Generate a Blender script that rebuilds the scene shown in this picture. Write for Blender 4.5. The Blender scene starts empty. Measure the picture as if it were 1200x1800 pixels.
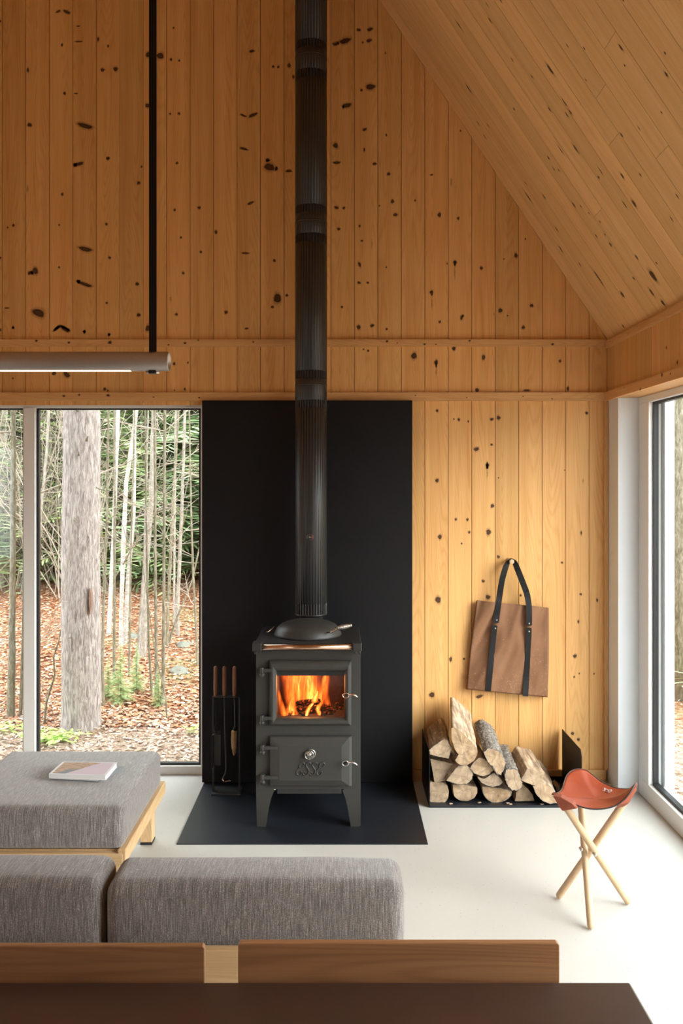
import bpy, bmesh, math, random
from mathutils import Vector, Matrix, noise
R = math.radians
rnd = random.Random(7)
scene = bpy.context.scene
col = scene.collection

# ---------------------------------------------------------------- camera
FPX, CX, CY, EYE = 1550.0, 597.0, 846.0, 1.69
cd = bpy.data.cameras.new('camera')
cam = bpy.data.objects.new('camera', cd); col.objects.link(cam)
cam.location = (0, 0, EYE); cam.rotation_euler = (R(90), 0, 0)
cd.sensor_fit = 'VERTICAL'; cd.sensor_height = 36; cd.sensor_width = 24
cd.lens = FPX / 1800 * 36
cd.shift_x = (600 - CX) / 1800; cd.shift_y = -(900 - CY) / 1800
cd.clip_start = .05; cd.clip_end = 200
scene.camera = cam

# ---------------------------------------------------------------- world, sun, exposure
scene.view_settings.view_transform = 'Standard'
scene.view_settings.look = 'None'
scene.view_settings.gamma = 1
scene.view_settings.use_curve_mapping = False
scene.view_settings.exposure = 0.52
world = bpy.data.worlds.new('overcast_sky'); scene.world = world
world.use_nodes = True
wn = world.node_tree.nodes; wl = world.node_tree.links
bgn = wn['Background']; bgn.inputs[1].default_value = 4.4
tc = wn.new('ShaderNodeTexCoord'); sx = wn.new('ShaderNodeSeparateXYZ')
rp = wn.new('ShaderNodeValToRGB')
rp.color_ramp.elements[0].position = 0.0; rp.color_ramp.elements[0].color = (.70, .76, .78, 1)
rp.color_ramp.elements[1].position = .55; rp.color_ramp.elements[1].color = (.92, .97, 1, 1)
wl.new(tc.outputs['Generated'], sx.inputs[0]); wl.new(sx.outputs[2], rp.inputs[0]); wl.new(rp.outputs[0], bgn.inputs[0])
sd = bpy.data.lights.new('sun', 'SUN'); sd.energy = 3.2; sd.angle = R(40); sd.color = (1, .96, .9)
so = bpy.data.objects.new('sun', sd); col.objects.link(so)
so.rotation_euler = Vector((-.85, .58, -.46)).to_track_quat('-Z', 'Y').to_euler()
so.location = (8, -3, 6)

# ---------------------------------------------------------------- helpers
def V(px, py, Y):
    return Vector(((px - CX) * Y / FPX, Y, EYE - (py - CY) * Y / FPX))
def F(px, py, z=0.0):
    return V(px, py, (EYE - z) * FPX / (py - CY))

def s2l(c):
    return tuple(((v / 255) / 12.92 if v / 255 <= .04045 else ((v / 255 + .055) / 1.055) ** 2.4) for v in c)

class MB:
    def __init__(s, U=(1, 0, 0), A=(0, 0, 1)):
        s.v = []; s.f = []; s.m = []; s.sm = []; s.k = []; s.gc = []; s.b = []
        s.mat = 0; s.smooth = False; s.kn = 0.0; s.bid = 0.0; s.basis(U, A)
    def basis(s, U, A):
        s.U = Vector(U).normalized(); s.A = Vector(A).normalized(); s.N = s.U.cross(s.A)
    def vert(s, p, kn=None):
        p = Vector(p); s.v.append(p); s.k.append(s.kn if kn is None else kn); s.b.append(s.bid)
        s.gc.append((p.dot(s.U), p.dot(s.A), p.dot(s.N))); return len(s.v) - 1
    def face(s, ids):
        s.f.append(tuple(ids)); s.m.append(s.mat); s.sm.append(s.smooth)
    def poly(s, pts):
        s.face([s.vert(p) for p in pts])
    def box(s, x0, x1, y0, y1, z0, z1):
        i = [s.vert(p) for p in ((x0, y0, z0), (x1, y0, z0), (x1, y1, z0), (x0, y1, z0), (x0, y0, z1), (x1, y0, z1), (x1, y1, z1), (x0, y1, z1))]
        for q in ((0, 3, 2, 1), (4, 5, 6, 7), (0, 1, 5, 4), (1, 2, 6, 5), (2, 3, 7, 6), (3, 0, 4, 7)): s.face([i[k] for k in q])
    def obox(s, c, ax, ay, az):
        c, ax, ay, az = map(Vector, (c, ax, ay, az)); i = []
        for dz in (-1, 1):
            for dx, dy in ((-1, -1), (1, -1), (1, 1), (-1, 1)): i.append(s.vert(c + ax * dx + ay * dy + az * dz))
        for q in ((0, 3, 2, 1), (4, 5, 6, 7), (0, 1, 5, 4), (1, 2, 6, 5), (2, 3, 7, 6), (3, 0, 4, 7)): s.face([i[k] for k in q])
    def loops(s, rings, closed=True, cap0=True, cap1=True):
        ids = [[s.vert(p) for p in r] for r in rings]; n = len(ids[0])
        for a, b in zip(ids, ids[1:]):
            for j in range(n if closed else n - 1):
                k = (j + 1) % n; s.face((a[j], a[k], b[k], b[j]))
        if cap0: s.face(ids[0][::-1])
        if cap1: s.face(ids[-1])
        return ids
    def tube(s, pts, r, n=12, cap=True, round_end=False):
        pts = [Vector(p) for p in pts]
        if not isinstance(r, (list, tuple)): r = [r] * len(pts)
        r = list(r)
        if round_end:
            d0 = (pts[0] - pts[1]).normalized(); d1 = (pts[-1] - pts[-2]).normalized()
            a = [(pts[0] + d0 * r[0] * math.sin(t), r[0] * math.cos(t)) for t in (1.45, 1.1, .7, .35)]
            b = [(pts[-1] + d1 * r[-1] * math.sin(t), r[-1] * math.cos(t)) for t in (.35, .7, 1.1, 1.45)]
            pts = [q[0] for q in a] + pts + [q[0] for q in b]; r = [q[1] for q in a] + r + [q[1] for q in b]
        rings = []; up = None
        for i, p in enumerate(pts):
            t = (pts[min(i + 1, len(pts) - 1)] - pts[max(i - 1, 0)]).normalized()
            if up is None: up = Vector((0, 0, 1)) if abs(t.z) < .9 else Vector((1, 0, 0))
            x = t.cross(up).normalized(); up = x.cross(t).normalized()
            rings.append([p + (x * math.cos(2 * math.pi * k / n) + up * math.sin(2 * math.pi * k / n)) * r[i] for k in range(n)])
        o = s.smooth; s.smooth = True; s.loops(rings, True, cap, cap); s.smooth = o
    def lathe(s, prof, c, n=32, axis='Z'):
        c = Vector(c); rings = []
        for r, h in prof:
            ring = []
            for k in range(n):
                a = 2 * math.pi * k / n; x, y = r * math.cos(a), r * math.sin(a)
                ring.append(c + (Vector((x, y, h)) if axis == 'Z' else Vector((x, h, y)) if axis == 'Y' else Vector((h, x, y))))
            rings.append(ring)
        o = s.smooth; s.smooth = True; s.loops(rings); s.smooth = o
    def prism(s, poly, d):
        d = Vector(d); a = [Vector(p) for p in poly]; s.loops([a, [p + d for p in a]])
    def knot(s, c, U, W, n, w, h, ang=0, st=1.0, seg=14):
        # an oval knot lying in the board's face
        c = Vector(c) + n * .00012; ca, sa = math.cos(ang), math.sin(ang)
        u = U * ca + W * sa; w_ = W * ca - U * sa; prev = None
        for rr, kk in ((0, 1), (.5, .82), (.8, .62), (1.0, .32), (1.4, 0)):
            ring = [s.vert(c + u * w * rr * (1 + .14 * math.sin(3 * t + c.x * 9)) * math.cos(t) + w_ * h * rr * (1.5 if kk == 0 else 1) * (1 + .12 * math.cos(2 * t + c.z * 7)) * math.sin(t), kk * st)
                    for t in [2 * math.pi * j / seg for j in range(seg)]]
            if prev:
                for j in range(seg): s.face((prev[j], prev[(j + 1) % seg], ring[(j + 1) % seg], ring[j]))
            prev = ring
    def board(s, pts, U, W, n, g=.0017, d=.011):
        # pts: polygon in world (quad) ordered u0v0, u1v0, u1v1, u0v1; v-grooved long edges
        a, b, c_, d_ = [Vector(p) for p in pts]
        fi = [s.vert(a + U * g), s.vert(b - U * g), s.vert(c_ - U * g), s.vert(d_ + U * g)]
        s.face(fi)
        l = [s.vert(a - n * d), s.vert(d_ - n * d)]; r = [s.vert(b - n * d), s.vert(c_ - n * d)]
        s.face((l[0], fi[0], fi[3], l[1])); s.face((fi[1], r[0], r[1], fi[2]))
    def build(s, name, mat, parent=None, bevel=0, seg=2, sub=0, recalc=True):
        me = bpy.data.meshes.new(name)
        me.from_pydata([tuple(p) for p in s.v], [], s.f)
        mats = mat if isinstance(mat, (list, tuple)) else [mat]
        for m in mats: me.materials.append(m)
        me.polygons.foreach_set('material_index', s.m); me.polygons.foreach_set('use_smooth', s.sm)
        a = me.attributes.new('knot', 'FLOAT', 'POINT'); a.data.foreach_set('value', s.k)
        a = me.attributes.new('bid', 'FLOAT', 'POINT'); a.data.foreach_set('value', s.b)
        a = me.attributes.new('gc', 'FLOAT_VECTOR', 'POINT'); a.data.foreach_set('vector', [c for g in s.gc for c in g])
        if recalc:
            bm = bmesh.new(); bm.from_mesh(me); bmesh.ops.recalc_face_normals(bm, faces=bm.faces); bm.to_mesh(me); bm.free()
        o = bpy.data.objects.new(name, me); col.objects.link(o)
        if parent:
            o.parent = parent; o.matrix_parent_inverse = Matrix.Translation(parent.location).inverted() if parent.rotation_euler.z == 0 else parent.matrix_basis.inverted()
        if bevel:
            m = o.modifiers.new('bevel', 'BEVEL'); m.width = bevel; m.segments = seg; m.limit_method = 'ANGLE'; m.angle_limit = R(40)
        if sub:
            m = o.modifiers.new('sub', 'SUBSURF'); m.levels = sub; m.render_levels = sub
        return o

def tag(o, label, cat, group=None, kind=None):
    o['label'] = label; o['category'] = cat
    if group: o['group'] = group
    if kind: o['kind'] = kind
    return o
def thing(name, loc, label, cat, group=None):
    o = bpy.data.objects.new(name, None); col.objects.link(o); o.location = loc; o.empty_display_size = .1
    return tag(o, label, cat, group)
def struct(o, label=None, cat=None):
    o['kind'] = 'structure'
    if label: o['label'] = label
    if cat: o['category'] = cat
    return o

# ---------------------------------------------------------------- materials
class NT:
    def __init__(s, name):
        s.m = bpy.data.materials.new(name); s.m.use_nodes = True
        s.n = s.m.node_tree.nodes; s.l = s.m.node_tree.links; s.b = s.n['Principled BSDF']
    def new(s, t, **kw):
        n = s.n.new(t)
        for k, v in kw.items():
            if k.startswith('i_'):
                key = k[2:]; key = int(key) if key.isdigit() else key
                s.inp(n, key, v)
            else: setattr(n, k, v)
        return n
    def inp(s, n, key, v):
        if hasattr(v, 'is_output'): s.l.new(v, n.inputs[key])
        else: n.inputs[key].default_value = v
    def math(s, op, a, b=0.0, c=0.0):
        n = s.n.new('ShaderNodeMath'); n.operation = op
        s.inp(n, 0, a); s.inp(n, 1, b); s.inp(n, 2, c); return n.outputs[0]
    def vmul(s, v, sc):
        n = s.n.new('ShaderNodeVectorMath'); n.operation = 'MULTIPLY'; s.inp(n, 0, v); s.inp(n, 1, sc); return n.outputs[0]
    def vadd(s, a, b):
        n = s.n.new('ShaderNodeVectorMath'); n.operation = 'ADD'; s.inp(n, 0, a); s.inp(n, 1, b); return n.outputs[0]
    def noise(s, v, scale, detail=2, rough=.5, dist=0, out='Fac'):
        n = s.n.new('ShaderNodeTexNoise'); s.l.new(v, n.inputs['Vector'])
        n.inputs['Scale'].default_value = scale; n.inputs['Detail'].default_value = detail
        n.inputs['Roughness'].default_value = rough; n.inputs['Distortion'].default_value = dist; return n.outputs[out]
    def ramp(s, f, stops):
        n = s.n.new('ShaderNodeValToRGB'); s.l.new(f, n.inputs[0]); e = n.color_ramp.elements
        while len(e) < len(stops): e.new(.5)
        for x, (p, c) in zip(e, stops):
            x.position = p; x.color = (*c, 1) if len(c) == 3 else c
        return n.outputs[0]
    def mix(s, f, a, b, mode='MIX'):
        n = s.n.new('ShaderNodeMix'); n.data_type = 'RGBA'; n.blend_type = mode
        s.inp(n, 0, f)
        for k, v in ((6, a), (7, b)):
            if hasattr(v, 'is_output'): s.l.new(v, n.inputs[k])
            else: n.inputs[k].default_value = (*v, 1) if len(v) == 3 else v
        return n.outputs[2]
    def bump(s, h, strength=.2, dist=.002):
        n = s.n.new('ShaderNodeBump'); n.inputs['Strength'].default_value = strength; n.inputs['Distance'].default_value = dist
        s.l.new(h, n.inputs['Height']); s.l.new(n.outputs[0], s.b.inputs['Normal'])
    def attr(s, name, out='Fac'):
        n = s.n.new('ShaderNodeAttribute'); n.attribute_name = name; return n.outputs[out]
    def obj(s):
        return s.n.new('ShaderNodeTexCoord').outputs['Object']
    def color(s, c):
        if hasattr(c, 'is_output'): s.l.new(c, s.b.inputs['Base Color'])
        else: s.b.inputs['Base Color'].default_value = (*c, 1)
    def set(s, rough=None, metal=None, spec=None):
        if rough is not None: s.b.inputs['Roughness'].default_value = rough
        if metal is not None: s.b.inputs['Metallic'].default_value = metal
        if spec is not None: s.b.inputs['Specular IOR Level'].default_value = spec

def plain(name, c, rough=.5, metal=0, spec=.5, nz=0, nscale=40):
    t = NT(name); t.set(rough, metal, spec)
    if nz:
        f = t.noise(t.obj(), nscale, 4, .6)
        t.color(t.mix(f, tuple(v * (1 - nz) for v in c), tuple(min(1, v * (1 + nz)) for v in c)))
        t.bump(f, .12, .001)
    else: t.color(c)
    return t.m

def wood(name, light, dark, knotc=(.048, .017, .008), rough=.5, var=.22, ring=.35, scale=1.0, spec=.3):
    t = NT(name); t.set(rough, 0, spec)
    gc = t.attr('gc', 'Vector'); bid = t.attr('bid'); kn = t.attr('knot')
    off = t.n.new('ShaderNodeCombineXYZ'); t.l.new(t.math('MULTIPLY', bid, 7.3), off.inputs[0]); t.l.new(t.math('MULTIPLY', bid, 3.1), off.inputs[1]); t.l.new(t.math('MULTIPLY', bid, 5.7), off.inputs[2])
    p = t.vadd(gc, off.outputs[0])
    # contour (cathedral) grain
    n1 = t.noise(t.vmul(p, (8 * scale, .5 * scale, 8 * scale)), 1.0, 1, .4, .2)
    c1 = t.math('SINE', t.math('MULTIPLY', n1, 260.0))
    c1 = t.math('POWER', t.math('MULTIPLY_ADD', c1, .5, .5), 2.2)
    n2 = t.noise(t.vmul(p, (160 * scale, 4 * scale, 160 * scale)), 1.0, 3, .6)
    n3 = t.noise(t.vmul(p, (26 * scale, .8 * scale, 26 * scale)), 1.0, 2, .5)
    f = t.math('ADD', t.math('MULTIPLY', c1, ring), t.math('MULTIPLY', n3, .75))
    f = t.math('ADD', f, t.math('MULTIPLY_ADD', n2, .42, -.20))
    base = t.ramp(f, [(.20, light), (.74, dark)])
    wn_ = t.new('ShaderNodeTexWhiteNoise', noise_dimensions='1D'); t.l.new(bid, wn_.inputs['W'])
    h = t.n.new('ShaderNodeHueSaturation'); t.l.new(base, h.inputs['Color'])
    t.l.new(t.math('MULTIPLY_ADD', wn_.outputs['Value'], var, 1 - var * .62), h.inputs['Value'])
    t.l.new(t.math('MULTIPLY_ADD', wn_.outputs['Value'], -.004, .502), h.inputs['Hue'])
    # knots
    kk = t.math('ADD', kn, t.math('MULTIPLY', t.math('SUBTRACT', t.noise(p, 220, 2), .5), .5))
    kk = t.math('MULTIPLY', kk, t.math('GREATER_THAN', kn, .002))
    km = t.ramp(kk, [(.04, (0, 0, 0)), (.30, (.42, .42, .42)), (.50, (.93, .93, .93)), (.7, (.97,) * 3)])
    kc = t.ramp(kk, [(.30, tuple(v * 1.9 for v in knotc)), (.55, knotc), (.72, tuple(v * .7 for v in knotc)), (.86, tuple(v * 1.6 for v in knotc))])
    t.color(t.mix(km, h.outputs[0], kc))
    t.bump(t.math('ADD', n2, c1), .06, .0006)
    return t.m

M = {}
M['pine'] = wood('knotty_pine', (.82, .49, .19), (.64, .32, .10), ring=.17)
M['pine_ceiling'] = wood('knotty_pine_ceiling', (.90, .58, .26), (.72, .42, .175), var=.17, ring=.12)
M['pine_trim'] = wood('pine_trim', (.78, .47, .20), (.60, .31, .12), ring=.15)
M['maple'] = wood('maple', (.72, .50, .28), (.56, .35, .17), rough=.4, ring=.18, var=.05)
M['cherry'] = wood('chair_wood', (.50, .27, .13), (.30, .14, .062), rough=.32, ring=.16, var=.1, scale=.9)
M['beech'] = wood('beech', (.64, .46, .29), (.52, .35, .20), rough=.4, ring=.1, var=.1)
M['handle_wood'] = wood('handle_wood', (.34, .16, .09), (.2, .085, .045), rough=.35, ring=.1)
M['black_steel'] = plain('black_steel', (.008, .008, .0095), .5, 0, .22, .25, 9)
M['hearth_steel'] = plain('hearth_steel', (.011, .0135, .019), .42, 0, .5, .3, 6)
M['stove'] = plain('stove_enamel', (.036, .035, .032), .46, .0, .5, .12, 60)
M['stove_dark'] = plain('stove_iron', (.022, .021, .02), .5, 0, .5, .1, 60)
M['pipe'] = plain('pipe_steel', (.022, .022, .022), .42, 0, .5)
M['soot_slot_shade'] = plain('soot_slot_shade', (.012, .011, .01), .9)
M['brick'] = plain('firebrick', (.10, .05, .035), .95, 0, .2, .6, 50)
M['chrome'] = plain('polished_steel', (.62, .60, .56), .32, 1)
M['brass'] = plain('warm_nickel', (.66, .50, .38), .25, 1)
M['copper'] = plain('copper_rail', (.62, .40, .28), .24, 1)
M['white_metal'] = plain('window_frame_white', (.84, .85, .84), .42, 0, .4)
M['grey_metal'] = plain('window_post_grey', (.78, .82, .85), .4, 0, .4)
M['gasket'] = plain('black_gasket', (.01, .01, .012), .5)
M['silver_tube'] = plain('brushed_aluminium', (.50, .46, .43), .42, .75, .5, .16, 300)
M['leather_black'] = plain('black_leather', (.010, .0095, .0095), .45, 0, .25, .35, 120)
M['paper'] = plain('paper', (.80, .80, .80), .7, nz=.06, nscale=300)
M['cover_grey'] = plain('book_cover_grey', (.22, .23, .24), .4)
M['book_white'] = plain('book_cover_white', (.84, .84, .86), .35)
M['rubber'] = plain('black_rubber', (.01, .01, .01), .6)
M['char'] = plain('charred_wood', (.02, .012, .008), .95, nz=.6, nscale=90)
M['bristle'] = plain('brush_bristle', (.50, .34, .17), .9, nz=.4, nscale=300)
M['drywall'] = plain('wall_backing', (.10, .06, .035), .9)
M['tool_steel'] = plain('tool_steel', (.05, .05, .052), .4, .3)
M['stone'] = plain('mossy_stone', (.20, .20, .16), .9, nz=.4, nscale=12)
M['red'] = plain('red_scale', (.5, .05, .03), .5)

def mk_glass():
    t = NT('window_glass'); n, l = t.n, t.l
    tr = n.new('ShaderNodeBsdfTransparent'); tr.inputs[0].default_value = (.965, .985, .98, 1)
    gl = n.new('ShaderNodeBsdfGlossy'); gl.inputs['Roughness'].default_value = .01
    mx = n.new('ShaderNodeMixShader'); mx.inputs[0].default_value = .022
    l.new(tr.outputs[0], mx.inputs[1]); l.new(gl.outputs[0], mx.inputs[2]); l.new(mx.outputs[0], n['Material Output'].inputs[0])
    return t.m
M['glass'] = mk_glass()

def mk_floor():
    t = NT('polished_concrete'); o = t.obj(); t.set(.36, 0, .4)
    a = t.noise(o, 1.6, 4, .55); b = t.noise(o, 60, 5, .7); c = t.noise(o, 260, 2, .6)
    base = t.mix(a, (.52, .51, .475), (.62, .61, .58))
    base = t.mix(t.math('MULTIPLY', b, .35), base, (.50, .47, .41))
    vo = t.n.new('ShaderNodeTexVoronoi'); vo.inputs['Scale'].default_value = 55; t.l.new(o, vo.inputs['Vector'])
    vc = t.n.new('ShaderNodeSeparateColor'); t.l.new(vo.outputs['Color'], vc.inputs[0])
    spot = t.math('MULTIPLY', t.math('LESS_THAN', vo.outputs['Distance'], .13), t.math('GREATER_THAN', vc.outputs[0], .80))
    base = t.mix(t.math('MULTIPLY', spot, .55), base, (.22, .19, .16))
    sp2 = t.ramp(c, [(.66, (0, 0, 0)), (.74, (.4, .4, .4))])
    base = t.mix(sp2, base, (.36, .33, .29))
    t.color(base); t.l.new(t.math('MULTIPLY_ADD', b, .16, .28), t.b.inputs['Roughness']); t.bump(c, .05, .0005)
    return t.m
M['floor'] = mk_floor()

def mk_fabric(name, c1, c2, c3):
    t = NT(name); t.set(.95, 0, .15)
    o = t.obj(); g = t.n.new('ShaderNodeNewGeometry')
    s1 = t.n.new('ShaderNodeSeparateXYZ'); t.l.new(g.outputs['Normal'], s1.inputs[0])
    side = t.math('GREATER_THAN', t.math('ABSOLUTE', s1.outputs[0]), .72)
    sp = t.n.new('ShaderNodeSeparateXYZ'); t.l.new(o, sp.inputs[0])
    cb = t.n.new('ShaderNodeCombineXYZ'); t.l.new(sp.outputs[1], cb.inputs[0]); t.l.new(sp.outputs[0], cb.inputs[1]); t.l.new(sp.outputs[2], cb.inputs[2])
    mv = t.n.new('ShaderNodeMix'); mv.data_type = 'VECTOR'; t.l.new(side, mv.inputs[0]); t.l.new(o, mv.inputs[4]); t.l.new(cb.outputs[0], mv.inputs[5])
    v = mv.outputs[1]
    rib = t.noise(t.vmul(v, (700, 20, 20)), 1, 2, .6)
    fleck = t.noise(t.vmul(v, (800, 300, 300)), 1, 2, .6)
    cross = t.noise(t.vmul(v, (120, 900, 900)), 1, 1, .5)
    f = t.math('ADD', t.math('MULTIPLY', rib, .55), t.math('MULTIPLY', fleck, .45))
    base = t.ramp(f, [(.36, c1), (.5, c2), (.68, c3)])
    base = t.mix(t.ramp(cross, [(.45, (0, 0, 0)), (.7, (.55, .55, .55))]), base, tuple(x * .55 for x in c2))
    t.color(base); t.bump(t.math('ADD', f, cross), .55, .0022)
    t.b.inputs['Sheen Weight'].default_value = .6; t.b.inputs['Sheen Roughness'].default_value = .5
    return t.m
M['fabric'] = mk_fabric('woven_wool', (.075, .064, .060), (.205, .183, .173), (.62, .57, .54))

def mk_table():
    t = NT('table_linoleum'); t.set(.36, 0, .75)
    o = t.obj(); f = t.noise(o, 18, 5, .65)
    t.color(t.mix(f, (.060, .032, .024), (.085, .048, .036))); t.bump(t.noise(o, 500, 2), .05, .0004)
    return t.m
M['table'] = mk_table()

def mk_leather():
    t = NT('cognac_leather'); t.set(.38, 0, .34); o = t.obj()
    f = t.noise(o, 14, 4, .6)
    t.color(t.mix(f, (.24, .038, .015), (.39, .078, .033))); t.bump(t.noise(o, 350, 3), .12, .0006)
    t.b.inputs['Coat Weight'].default_value = .0
    return t.m
M['leather'] = mk_leather()
M['leather_under'] = plain('leather_underside', (.25, .07, .04), .7, 0, .15, nz=.15, nscale=80)
M['leather_edge'] = plain('burnished_edge', (.035, .02, .02), .4)

def mk_canvas():
    t = NT('waxed_canvas'); t.set(.75, 0, .2); o = t.obj()
    a = t.noise(o, 5, 4, .6); b = t.noise(o, 90, 6, .75); big = t.noise(o, 9, 2, .5)
    base = t.mix(a, (.18, .085, .042), (.29, .148, .082))
    sp = t.n.new('ShaderNodeSeparateXYZ'); t.l.new(o, sp.inputs[0])
    low = t.math('MULTIPLY_ADD', sp.outputs[2], -.22, .20)
    thr = t.math('ADD', t.math('MULTIPLY_ADD', big, .22, b), low)
    dust = t.ramp(thr, [(.765, (0, 0, 0)), (.86, (.6, .6, .6))])
    t.color(t.mix(dust, base, (.52, .36, .25))); t.bump(t.noise(o, 900, 1), .1, .0005)
    return t.m
M['canvas'] = mk_canvas()

def mk_bark(name, c1, c2, c3, sx_=40, sz=6, bump=.8, dist=.02):
    t = NT(name); t.set(.95, 0, .1); o = t.obj()
    p = t.vmul(o, (sx_, sx_, sz))
    a = t.noise(p, 1, 5, .65, .6); b = t.noise(t.vmul(o, (8, 8, 4)), 1, 3, .6)
    base = t.ramp(a, [(.34, c1), (.5, c2), (.64, c3)])
    t.color(t.mix(t.math('MULTIPLY', b, .4), base, c2)); t.bump(a, bump, dist)
    return t.m
M['bark_pine'] = mk_bark('grey_pine_bark', (.18, .145, .13), (.42, .37, .345), (.64, .58, .55), 55, 11, .9, .02)
M['bark_dark'] = mk_bark('dark_bark', (.10, .09, .06), (.22, .20, .14), (.36, .33, .27), 60, 14, .4, .01)
M['bark_grey'] = mk_bark('pale_grey_bark', (.18, .16, .13), (.32, .29, .25), (.46, .42, .37), 50, 20, .4, .01)
M['bark_birch'] = mk_bark('birch_bark', (.24, .20, .16), (.52, .50, .46), (.66, .64, .61), 12, 70, .2, .005)
M['bark_log'] = mk_bark('log_bark', (.07, .055, .045), (.27, .24, .21), (.62, .60, .56), 90, 90, 1.0, .012)
M['twig'] = plain('twig', (.45, .39, .32), .9)

def mk_endgrain():
    t = NT('split_wood_end'); t.set(.85, 0, .15); o = t.obj()
    w = t.n.new('ShaderNodeTexWave'); w.wave_type = 'RINGS'; w.rings_direction = 'SPHERICAL'
    w.inputs['Scale'].default_value = 60; w.inputs['Distortion'].default_value = 6; w.inputs['Detail'].default_value = 3
    oi = t.n.new('ShaderNodeObjectInfo')
    t.l.new(o, w.inputs['Vector'])
    a = t.noise(o, 22, 5, .6); f = t.math('ADD', t.math('MULTIPLY', w.outputs['Fac'], .13), t.math('MULTIPLY', a, .8))
    base = t.ramp(f, [(.30, (.25, .15, .08)), (.5, (.50, .34, .20)), (.75, (.68, .51, .34))])
    st = t.ramp(t.noise(o, 13, 5, .7, 1.0), [(.56, (0, 0, 0)), (.68, (.7, .7, .7))])
    base = t.mix(st, base, (.27, .20, .15))
    base = t.mix(t.math('MULTIPLY', oi.outputs['Random'], .45), base, (.34, .29, .24))
    ck = t.ramp(t.noise(t.vadd(t.vmul(o, (5, 5, 9)), oi.outputs['Location']), 1, 2, .5, .3), [(.492, (0, 0, 0)), (.499, (.45, .45, .45)), (.506, (0, 0, 0))])
    t.color(t.mix(ck, base, (.08, .05, .035))); t.bump(a, .5, .004)
    return t.m
M['endgrain'] = mk_endgrain()
def mk_split():
    t = NT('split_wood_face'); t.set(.85, 0, .15)
    gc = t.attr('gc', 'Vector'); a = t.noise(t.vmul(gc, (60, 5, 60)), 1, 5, .6); b = t.noise(gc, 14, 3, .6)
    base = t.ramp(a, [(.34, (.22, .14, .09)), (.5, (.46, .33, .22)), (.66, (.70, .56, .41))])
    t.color(t.mix(t.ramp(b, [(.48, (0, 0, 0)), (.62, (.65, .65, .65))]), base, (.24, .18, .14))); t.bump(a, .6, .006)
    return t.m
M['split'] = mk_split()

def mk_ground():
    t = NT('forest_floor'); t.set(.95, 0, .1); o = t.obj()
    sp = t.n.new('ShaderNodeSeparateXYZ'); t.l.new(o, sp.inputs[0])
    wob = t.noise(o, .8, 3, .6)
    zone = t.ramp(t.math('ADD', sp.outputs[1], t.math('MULTIPLY', wob, 1.2)), [(0, (0, 0, 0)), (1, (1, 1, 1))])
    mulch_n = t.noise(t.vmul(o, (26, 34, 30)), 1, 5, .75, 1.2)
    mulch = t.ramp(mulch_n, [(.36, (.20, .12, .08)), (.5, (.55, .38, .27)), (.62, (.88, .72, .58))])
    lv = t.n.new('ShaderNodeTexVoronoi'); lv.inputs['Scale'].default_value = 26; lv.inputs['Randomness'].default_value = 1
    t.l.new(t.vadd(o, t.vmul(t.noise(o, 9, 2, .5, 0, 'Color'), (.08, .08, .08))), lv.inputs['Vector'])
    ls = t.n.new('ShaderNodeSeparateColor'); t.l.new(lv.outputs['Color'], ls.inputs[0])
    leaf = t.ramp(ls.outputs[0], [(0, (.30, .12, .06)), (.3, (.62, .26, .13)), (.6, (.80, .42, .24)), (.85, (.90, .62, .44)), (1, (.45, .30, .20))])
    leaf = t.mix(t.math('MULTIPLY', lv.outputs['Distance'], .9), leaf, (.22, .10, .06))
    pat = t.ramp(t.noise(o, .9, 3, .6), [(.55, (0, 0, 0)), (.68, (.7, .7, .7))])
    leaf = t.mix(pat, leaf, (.38, .36, .16))
    step = t.new('ShaderNodeMapRange'); t.l.new(t.math('ADD', sp.outputs[1], t.math('MULTIPLY', wob, .8)), step.inputs[0])
    step.inputs[1].default_value = 7.55; step.inputs[2].default_value = 8.0
    t.color(t.mix(step.outputs[0], mulch, leaf)); t.bump(t.math('ADD', mulch_n, lv.outputs['Distance']), .9, .03)
    return t.m
M['ground'] = mk_ground()
def leafmat(name, stops):
    t = NT(name); t.set(.75, 0, .2); b = t.attr('bid')
    t.color(t.ramp(b, stops))
    return t.m
M['leaves'] = leafmat('fallen_leaves', [(0, (.40, .16, .08)), (.25, (.60, .26, .13)), (.55, (.70, .37, .21)), (.8, (.76, .50, .35)), (1, (.68, .57, .47))])
M['chips'] = leafmat('wood_chips', [(0, (.24, .15, .10)), (.4, (.48, .33, .24)), (.8, (.66, .52, .41)), (1, (.74, .65, .56))])
M['needles'] = leafmat('evergreen_needles', [(0, (.10, .16, .07)), (.5, (.25, .37, .18)), (1, (.44, .56, .32))])
M['needles_pale'] = leafmat('pale_needles', [(0, (.20, .28, .10)), (.5, (.42, .55, .24)), (1, (.62, .74, .38))])
M['herb'] = leafmat('fresh_green_leaves', [(0, (.35, .55, .10)), (1, (.62, .82, .25))])

def emis(name, c, s):
    m = bpy.data.materials.new(name); m.use_nodes = True; n = m.node_tree.nodes; l = m.node_tree.links
    e = n.new('ShaderNodeEmission'); e.inputs[0].default_value = (*c, 1); e.inputs[1].default_value = s
    l.new(e.outputs[0], n['Material Output'].inputs[0]); return m
M['led'] = emis('led_strip', (1, .86, .74), 3.5)
M['ember'] = emis('embers', (1, .16, .02), 2.2)

# ---------------------------------------------------------------- room shell
W = 4.98; XR = 1.51; EAVE = 2.49; SL = 1.4925; RX = -1.2; XL = -3.91; YB = -3.0
def roofz(x): return EAVE + (XR - x) * SL if x >= RX else EAVE + (x - XL) * SL
X_, Y_, Z_ = Vector((1, 0, 0)), Vector((0, 1, 0)), Vector((0, 0, 1))

mb = MB(); mb.mat = 0
mb.box(XL - .1, XR + .3, YB - .1, W + .3, -.08, 0)
struct(mb.build('floor', M['floor']))

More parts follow.
